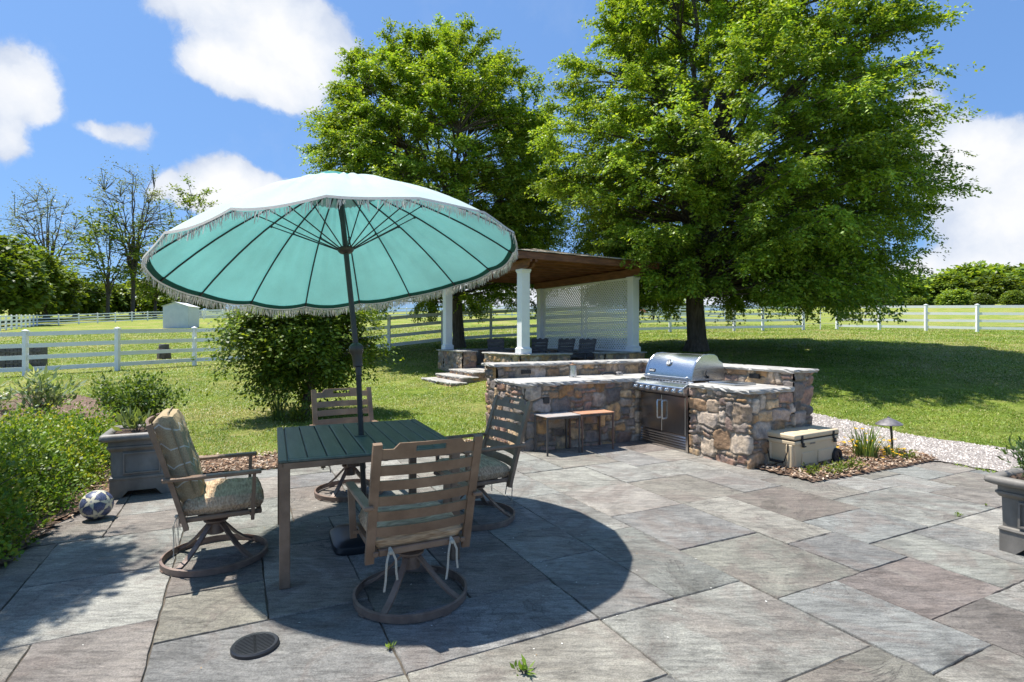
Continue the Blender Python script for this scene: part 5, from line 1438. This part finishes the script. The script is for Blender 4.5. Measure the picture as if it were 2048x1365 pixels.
def bush(name, label, loc, rx, ry, h, n, L, W, pal, seed, cat, group=None, stems=9, open_=0, up=0.3):
    """a low shrub: stems fanning out, leaves through the volume"""
    rng = np.random.default_rng(seed); t = thing(name, label, cat, loc, 0, group)
    mb = MB(); D = []; P = []
    tips = []
    for k in range(stems):
        a = 2*PI*k/stems+rng.uniform(-.3, .3); r = math.sqrt(rng.random()); tip = np.array([rx*r*math.cos(a), ry*r*math.sin(a), h*(1-.35*r*r)*rng.uniform(.7, 1.0)])
        c = bez(np.array([tip[0]*.15, tip[1]*.15, -.02]), np.array([tip[0]*.4, tip[1]*.4, tip[2]*.7]), tip, 7); tips.append(c)
        mb.tube([tuple(p) for p in c], list(np.linspace(.008, .003, 7)*max(.6, h*1.2)), 5)
    mb.build('stems', MT['twig'], t, fix=False)
    if open_:
        c = np.concatenate([x[2:] for x in tips]); pos = c[rng.integers(0, len(c), n)]+rng.normal(0, open_, (n, 3))
    else:
        d = rng.normal(0, 1, (n, 3)); d /= np.linalg.norm(d, axis=1, keepdims=True); d[:, 2] = np.abs(d[:, 2])
        az = np.arctan2(d[:, 1], d[:, 0]); lump = 1+.20*np.sin(az*5+seed)*np.sin(d[:, 2]*6+seed*2)+.16*np.sin(az*11+seed*3+d[:, 2]*9)
        pos = d*np.array([rx, ry, h])*(lump*(.55+.45*rng.random(n)**.5))[:, None]
        pos[:, 2] = np.maximum(pos[:, 2], .02)
    pos[:, 2] = np.clip(pos[:, 2], .01, h*1.25)
    out = pos/np.array([rx, ry, h]); ld = out*.6+rng.normal(0, .6, (n, 3))+np.array([0, 0, up]); nn = rng.normal(0, .5, (n, 3))+np.array([0, 0, 1])+out*.5
    V, Q = quads_cloud(pos, ld, nn, L*rng.uniform(.6, 1.3, n), W*rng.uniform(.7, 1.3, n))
    pal = np.array(pal); cl = vnoise(pos[:, 0]*7+seed, pos[:, 1]*7+pos[:, 2]*5, seed)
    idx = np.clip((cl+rng.normal(0, .18, n))*len(pal), 0, len(pal)-1).astype(int); c = pal[idx]*rng.uniform(.75, 1.25, (n, 1))
    mesh_np('foliage', V, Q, MT['leaf'], t, col=np.repeat(c, 4, 0))
    return t
YG = [(.09, .18, .02), (.14, .245, .025), (.20, .29, .034), (.30, .33, .05), (.12, .215, .022)]
hl = ['low clipped shrub at the left edge, nearest the viewer', 'low clipped shrub, second in the row along the paving edge', 'yellow green clipped shrub between the ball and the bare mulch', 'yellow green clipped shrub right beside the square planter at the left', 'low clipped shrub at the back of the row, close to the leafy rose bush']
for i, (x, y, rx, ry, h) in enumerate(((-3.80, 3.5, .56, .62, .72), (-4.18, 4.3, .58, .64, .68), (-4.60, 5.15, .66, .64, .64), (-4.70, 6.05, .52, .52, .56), (-5.4, 6.4, .75, .7, .52))):
    bush('clipped_shrub', hl[i], (x, y, zg(x, y)), rx, ry, h, 12500 if i < 3 else 7500, .036, .021, YG if i != 1 else YG[:3]+[(.06, .11, .018)], 30+i, 'shrub', 'clipped shrubs along the bed', 14)
bush('rose_bush', 'tall leafy bush with upright shoots behind the left square planter', (-5.5, 8.0, zg(-5.5, 8)), .58, .50, .90, 4200, .055, .034, [(.06, .11, .02), (.09, .155, .025), (.13, .20, .035)], 50, 'bush', None, 26, .07)
SG = [(.20, .29, .14), (.30, .38, .24), (.14, .22, .09), (.42, .48, .36)]
bush('silvery_plant', 'tall silvery leaved plant standing in the mulch bed near the fence', (-7.9, 9.2, zg(-7.9, 9.2)), .42, .42, .78, 520, .17, .055, SG, 60, 'plant', 'silvery leaved plants', 12, .10)
bush('silvery_plant', 'silvery leaved plant cut off by the left edge of the picture', (-9.4, 9.6, zg(-9.4, 9.6)), .5, .45, .55, 520, .17, .055, SG, 61, 'plant', 'silvery leaved plants', 12, .10)
bush('leafy_plant', 'small leafy plant between the silvery plant and the rose bush', (-6.5, 9.3, zg(-6.5, 9.3)), .4, .35, .42, 420, .11, .045, [(.10, .16, .04), (.14, .21, .06), (.19, .25, .09)], 62, 'plant', None, 9, .07)
for i, (x, y, lab) in enumerate(((-6.9, 7.2, 'spreading ground plant in the mulch below the silvery plant'), (-5.6, 5.0, 'sparse yellow green ground plant behind the clipped shrubs'), (-8.4, 7.6, 'broad leaved ground plant low in the mulch at far left'))):
    bush('ground_plant', lab, (x, y, zg(x, y)), .7, .6, .26, 1100, .06, .035, YG, 70+i, 'plant', 'ground plants in the bed', 9, .06)
blades('grass_clump', 'thin upright grass clump at the foot of the bushy shrub', (-3.95, 9.3, zg(-3.95, 9.3)), 60, .75, .30, .012, [(.08, .13, .03), (.12, .17, .05)], 'grass clump', 81, arch=.45)
bush('leafy_plant', 'bright green leafy weeds at the foot of the bushy shrub', (-3.55, 9.15, zg(-3.55, 9.15)), .35, .3, .28, 420, .08, .03, G3, 82, 'plant', None, 8, .05)
# planter plants
bush('planter_plant', 'pale green rosette growing in the left square planter', PL_L+Vector((-.10, .02, .545)), .15, .13, .12, 90, .11, .03, [(.14, .20, .07), (.20, .26, .11)], 83, 'plant', None, 6, .04, 1.0)
bush('planter_plant', 'small green seedling at the back of the left square planter', PL_L+Vector((.10, .06, .545)), .07, .07, .09, 60, .05, .025, G3, 84, 'plant', None, 5, .02)
bush('rosemary_plant', 'needle leaved herb spilling over the right edge planter', PL_R+Vector((-.06, .04, .47)), .28, .26, .24, 1500, .05, .014, [(.05, .10, .03), (.08, .13, .04), (.12, .17, .06)], 85, 'plant', None, 22, .035)
# daffodils and weeds in the corner bed
blades('daffodil_clump', 'clump of narrow leaves with small yellow flowers between the cooler and the path light', (4.12, 6.42, .015), 80, .42, .34, .014, [(.08, .15, .04), (.13, .20, .06), (.17, .24, .07)], 'flowers', 90, None, 34, (.75, .50, .02), .55, fsize=.026)
blades('daffodil_clump', 'smaller yellow flowered tuft at the foot of the path light', (4.42, 6.40, .015), 24, .24, .2, .010, [(.10, .17, .05), (.16, .22, .07)], 'flowers', 91, None, 14, (.78, .48, .03), .7, fsize=.026)
for i, (x, y, s, lab) in enumerate(((3.05, 5.62, .10, 'low weed in front of the cooler corner'), (3.30, 5.66, .12, 'leafy weed in the mulch below the cooler, left of the yellow bloom'), (3.62, 5.86, .12, 'weed with a yellow bloom in the mulch below the cooler wheel'), (4.55, 6.34, .10, 'small weed under the path light'), (3.45, 5.78, .08, 'little weed midway along the front of the cooler'))):
    bush('weed', lab, (x, y, .02), s, s, s*.8, 120, .035, .018, G3, 92+i, 'weed', 'weeds in the corner bed', 6, .025)
for i, (px, py, s, lab) in enumerate(((1050, 1348, .055, 'bright green weed in a paving joint at the bottom middle'), (1918, 1033, .03, 'tiny weed in a joint near the right planter'), (780, 1300, .03, 'tiny brown green weed in a joint in front of the nearest chair'), (1972, 1013, .02, 'minute sprout between flags beside the right planter'))):
    d = EYE*F/(py-YH); bush('joint_weed', lab, ((px-1024)/F*d, d, .0), s*.8, s*.8, s*.5, 26, s*.75, s*.24, [(.16, .26, .03), (.22, .32, .05)], 120+i, 'weed', 'weeds in the paving joints', 4, s*.2)
# fallen petals on the paving
rng = np.random.default_rng(77)
P = []
while len(P) < 90:
    x, y = rng.uniform(-2.5, 3.5), rng.uniform(2.2, 6.5)
    if inpoly(PATIO, [x], [y])[0] and (rng.random() < math.exp(-((x+.1)**2+(y-3.2)**2)/1.6) or rng.random() < .12): P.append((x, y, .003))
P = np.array(P); n = len(P); a = rng.uniform(0, 6.28, n)
V, Q = quads_cloud(P, np.stack([np.cos(a), np.sin(a), np.full(n, .15)], 1), np.tile([0, 0, 1.0], (n, 1)), rng.uniform(.006, .018, n), rng.uniform(.004, .010, n))
cc = np.where((rng.random(n) < .65)[:, None], [.75, .73, .68], [.30, .2, .1])
tag(mesh_np('fallen_petals', V, Q, MT['chip'], col=np.repeat(cc, 4, 0)), 'tiny white petals and leaf bits scattered over the paving', 'petals', kind='stuff')

loc = (-4.75, 3.55, zg(-4.75, 3.55))
make_tree('ornamental_tree', 'small tree just outside the left edge whose dappled shade falls on the paving', loc, 17, (-.12, -.1, 4.1), (.85, 1.1, 1.15), .05, 2.6, 8, 150, 10, 15, .08, .04, G1, None, (.12, .35), None, .1, .5, inner=.4, lobes=.3, bough_min=.006)
# ---- trees beyond the paddock
def far_tree(label, px, pb, d, h, kind, seed, wscale=1.0, group='trees beyond the paddock'):
    x = (px-1024)/F*d; z = zg(x, d)
    loc = (x, d, z)
    if kind == 'dense': return make_tree('maple_tree', label, loc, seed, (0, 0, h*.58), (h*.42*wscale, h*.42*wscale, h*.43), .35, h*.16, 9, 90, 8, 12, .75, .5, G2, group, (1.2, 2.6), None, .2, .4, bough_min=.05, inner=.55, lobes=.14, minz=h*.10)
    if kind == 'wood': return make_tree('maple_tree', label, loc, seed, (0, 0, h*.52), (h*.40*wscale, h*.40*wscale, h*.47), .3, h*.12, 9, 190, 10, 13, .62, .42, [tuple(q*(.75, 1.05, 1.45)[seed % 3] for q in c) for c in G2], group, (1.2, 2.8), None, .2, .4, bough_min=.05, inner=.6, lobes=.20, minz=.1)
    if kind == 'bare': return make_tree('bare_tree', label, loc, seed, (0, 0, h*.66), (h*.27*wscale, h*.24*wscale, h*.37), .30, h*.24, 11, 210, 9, 2.4, .34, .18, [(.12, .15, .03), (.16, .19, .05)], group, (.9, 2.4), None, .05, .9, bark='twig', bough_min=.06, inner=.3, lobes=.35, limb_r=.75, flat=.9)
    if kind == 'thin': return make_tree('thin_tree', label, loc, seed, (0, 0, h*.58), (h*.30*wscale, h*.28*wscale, h*.40), .26, h*.22, 9, 74, 7, 7, .52, .32, [(.16, .24, .025), (.22, .29, .035), (.13, .20, .02)], group, (.9, 2.2), None, .12, .7, bark='twig', bough_min=.06, inner=.4, lobes=.35)
far_tree('tall sparse tree with bare branches, tallest above the left end of the umbrella', 265, 640, 92, 25.5, 'bare', 201, .95)
far_tree('sparse grey tree with wispy upright branches at the far left', 95, 640, 100, 23, 'bare', 202, 1.15)
far_tree('leafy tree showing its top just left of the umbrella', 378, 640, 98, 24, 'thin', 203, .75)
far_tree('light green thin tree between the two bare trees', 215, 640, 88, 17.5, 'thin', 204, 1.0)
far_tree('pale thin tree behind the fence, below the tall bare tree', 310, 640, 97, 13, 'thin', 205, 1.0)
for i, (px, d, h, w, lab) in enumerate(((-25, 64, 9.3, 1.1, 'dense dark green tree at the far left edge'), (30, 78, 10.6, .95, 'dense dark green tree, second from the left edge'), (92, 88, 8.2, 1.0, 'dense dark tree below the wispy grey tree'), (-95, 74, 12, 1.1, 'dense tree just outside the left edge'), (150, 102, 6.5, 1.2, 'dense low tree left of the light green thin tree'))):
    far_tree(lab, px, 640, d, h, 'dense', 210+i, w)
for i, (px, d, h, lab) in enumerate(((200, 112, 6, 'low dark tree far behind the thin trees'), (262, 118, 6.5, 'low dark tree far behind the tall bare tree'), (330, 116, 5.5, 'low round tree far behind the metal shed'), (400, 120, 8.5, 'low tree far behind, half hidden by the umbrella fringe'))):
    far_tree(lab, px, 640, d, h, 'dense', 220+i, 1.5)
# wooded hill on the right: a few crowns built once, copied into separate trees
protos = []; TOPS = [592, 584, 577, 570, 574, 562, 556, 566, 548, 556, 596, 598, 590, 596, 588, 594, 600, 545, 606, 608]
wl = [(1640, 150, 13.0), (1690, 142, 12.2), (1742, 158, 14.0), (1798, 140, 12.0), (1850, 160, 15.4), (1893, 138, 12.4), (1945, 155, 16.4), (1990, 132, 13.4), (2040, 152, 17.4), (2085, 135, 13.8), (1770, 128, 9.0), (1832, 124, 8.6), (1910, 126, 9.4), (1965, 120, 9.0), (2030, 118, 9.8), (1585, 150, 11.5), (1540, 160, 11), (2130, 150, 17), (1350, 150, 8.0), (1290, 160, 7.5)]
wn = ['behind the branch tips of the shade tree', 'above the end post of the right fence', 'just right of the end post', 'above the second bay of the right fence', 'taller, over the second bay', 'paler, at mid height over the third post', 'domed, at the crest left of the corner', 'broad, below the crest', 'tallest, at the right edge on the crest', 'cut by the right edge', 'low, behind the first fence bay', 'low, behind the second fence bay', 'low, left of the third post', 'low, behind the third fence bay', 'low, at the right edge behind the rails', 'seen through the lower boughs of the shade tree', 'far left of the wood under the shade tree', 'beyond the right edge', 'alone, far off between pavilion column and shade tree trunk', 'alone, far off beside the pavilion column']
for i, ((px, d, h), w) in enumerate(zip(wl, wn)):
    lab = 'wooded hill tree, '+w
    x = (px-1024)/F*d; h = EYE+(YH-TOPS[i])*d/F-zg(x, d)
    if i < 3: o = far_tree(lab, px, 620, d, h, 'wood', 230+i, 1.25, 'trees of the wooded hill'); o.name = 'woodland_tree'; protos.append((o, h))
    else:
        src, h0 = protos[i % 3]; o = copy_tree(src); o['label'] = lab; o.location = (x, d, zg(x, d)); k = h/h0; o.scale = (k*1.1, k*1.1, k); o.rotation_euler.z = i*1.3

# ================================================================== SKY, SUN, CAMERA
sun_v = Vector((-.36, .12, 1.0)).normalized()
w = bpy.data.worlds.new('World'); SC.world = w; w.use_nodes = True; nt = w.node_tree; nt.nodes.clear()
sky = nt.nodes.new('ShaderNodeTexSky'); sky.sky_type = 'NISHITA'; sky.sun_disc = False
sky.sun_elevation = math.asin(sun_v.z); sky.sun_rotation = math.atan2(sun_v.x, sun_v.y); sky.air_density = 1.0; sky.dust_density = 1.4; sky.ozone_density = 2.2
bg = nt.nodes.new('ShaderNodeBackground'); out = nt.nodes.new('ShaderNodeOutputWorld'); nt.links.new(bg.outputs[0], out.inputs[0])
bg.inputs['Strength'].default_value = .10
tc = nt.nodes.new('ShaderNodeTexCoord'); gen = tc.outputs['Generated']
def mth(op, a, b=None, c=None):
    n = nt.nodes.new('ShaderNodeMath'); n.operation = op
    for i, q in enumerate((a, b, c)):
        if q is None: continue
        if hasattr(q, 'links'): nt.links.new(q, n.inputs[i])
        else: n.inputs[i].default_value = q
    return n.outputs[0]
def vm(op, a, b):
    n = nt.nodes.new('ShaderNodeVectorMath'); n.operation = op
    for i, q in enumerate((a, b)):
        if hasattr(q, 'links'): nt.links.new(q, n.inputs[i])
        else: n.inputs[i].default_value = q
    return n
# cumulus: (direction given by the photo position of each cloud, horizontal and vertical angular size, weight)
CL = [(500, 30, 150, 120, 1), (580, 110, 95, 85, 1), (430, 150, 85, 45, .9), (340, 10, 75, 45, .75), (640, 90, 60, 55, .8), (500, 165, 110, 40, .8),
      (20, 150, 95, 95, 1), (60, 200, 60, 40, .8), (5, 290, 50, 55, .85), (265, 280, 60, 38, .8), (200, 262, 45, 18, .6),
      (440, 375, 62, 50, 1.1), (490, 385, 90, 40, 1.1), (330, 385, 28, 36, .7), (550, 385, 60, 28, .9), (400, 400, 60, 30, 1.0),
      (1835, 215, 60, 55, .9), (1900, 310, 95, 80, 1.1), (1985, 300, 110, 70, 1.1), (1960, 430, 120, 90, 1.1), (2060, 480, 90, 90, 1.0), (1880, 540, 120, 35, .8), (1990, 548, 90, 25, .7), (2045, 0, 40, 14, .7),
      (640, 300, 50, 40, .5), (1130, 120, 30, 40, .35), (900, 575, 420, 40, .95), (1400, 575, 330, 42, .95), (250, 600, 200, 25, .7), (2300, 300, 200, 120, 1), (-250, 200, 200, 120, 1), (800, -350, 300, 140, 1), (1500, -420, 320, 120, 1)]
field = None
warp = N(nt, 'ShaderNodeTexNoise', Scale=5.5, Detail=6, Roughness=.6); nt.links.new(gen, warp.inputs['Vector'])
wv = vm('SUBTRACT', warp.outputs['Color'], (.5, .5, .5)).outputs[0]
wdir = vm('ADD', gen, vm('SCALE', wv, (0, 0, 0)).outputs[0])
for n_ in nt.nodes:
    if n_.type == 'VECT_MATH' and n_.operation == 'SCALE': n_.inputs['Scale'].default_value = .085
wd = wdir.outputs[0]
for (px, py, sx, sy, wt) in CL:
    v = Vector(((px-1024)/F, 1, (YH-py)/F)); ln_ = v.length; v.normalize()
    hx = Vector((v.y, -v.x, 0)).normalized(); hz_ = hx.cross(v)
    dv = vm('SUBTRACT', wd, tuple(v)).outputs[0]
    # ellipse half sizes as angles
    ax, az_ = sx/F/ln_**1.5, sy/F/ln_**1.5
    a = mth('DIVIDE', vm('DOT_PRODUCT', dv, tuple(hx)).outputs['Value'], ax); b = mth('DIVIDE', vm('DOT_PRODUCT', dv, tuple(hz_)).outputs['Value'], az_); c = mth('DIVIDE', vm('DOT_PRODUCT', dv, tuple(v)).outputs['Value'], max(ax, az_))
    r2 = mth('ADD', mth('ADD', mth('MULTIPLY', a, a), mth('MULTIPLY', b, b)), mth('MULTIPLY', c, c))
    k = mth('MULTIPLY', mth('POWER', 2.718, mth('MULTIPLY', r2, -.9)), wt)
    field = k if field is None else mth('ADD', field, k)
fine = N(nt, 'ShaderNodeTexNoise', Scale=12, Detail=10, Roughness=.68); nt.links.new(wd, fine.inputs['Vector'])
wisp = N(nt, 'ShaderNodeTexNoise', Scale=3.0, Detail=8, Roughness=.65); nt.links.new(gen, wisp.inputs['Vector'])
dens = mth('ADD', field, mth('MULTIPLY', mth('SUBTRACT', fine.outputs['Fac'], .5), 1.15))
mr = N(nt, 'ShaderNodeMapRange'); mr.interpolation_type = 'SMOOTHSTEP'; mr.inputs[1].default_value = .40; mr.inputs[2].default_value = .84; nt.links.new(dens, mr.inputs[0])
haze_ = N(nt, 'ShaderNodeMapRange'); haze_.inputs[1].default_value = .55; haze_.inputs[2].default_value = .8; haze_.inputs[4].default_value = .22; nt.links.new(wisp.outputs['Fac'], haze_.inputs[0])
mask = mth('MAXIMUM', mr.outputs[0], haze_.outputs[0])
shade = N(nt, 'ShaderNodeTexNoise', Scale=9, Detail=5, Roughness=.55); nt.links.new(vm('ADD', wd, (.02, 0, .05)).outputs[0], shade.inputs['Vector'])
ccol = ramp(nt, mth('ADD', mth('MULTIPLY', dens, .22), mth('MULTIPLY', shade.outputs['Fac'], .80)), [(.47, (3.1, 3.5, 4.3)), (.62, (4.1, 4.35, 4.8)), (.80, (4.9, 4.95, 5.05))]).outputs[0]
skyc = mixc(nt, .5, mixc(nt, 1.0, sky.outputs[0], (.52, .70, .87), 'MULTIPLY'), (1.12, 2.22, 4.55))
nt.links.new(mixc(nt, mask, skyc, ccol), bg.inputs['Color'])

sl = bpy.data.lights.new('sun', 'SUN'); sl.energy = 4.3; sl.angle = math.radians(.53); sl.color = (1, .955, .88)
so = bpy.data.objects.new('sun', sl); COL.objects.link(so); so.rotation_euler = (-sun_v).to_track_quat('-Z', 'Y').to_euler(); so.location = (-8, 3, 20)
cam = bpy.data.cameras.new('camera'); co = bpy.data.objects.new('camera', cam); COL.objects.link(co)
co.location = (0, 0, EYE); co.rotation_euler = (PI/2, 0, 0)
cam.sensor_width = 36; cam.lens = F/2048*36; cam.shift_y = -(682.5-YH)/2048; cam.clip_end = 3000; cam.clip_start = .05
SC.camera = co
SC.view_settings.view_transform = 'Standard'; SC.view_settings.look = 'None'; SC.view_settings.exposure = 1.02; SC.view_settings.gamma = 1
SC.render.film_transparent = False
SC.cycles.max_bounces = 8; SC.cycles.transparent_max_bounces = 8
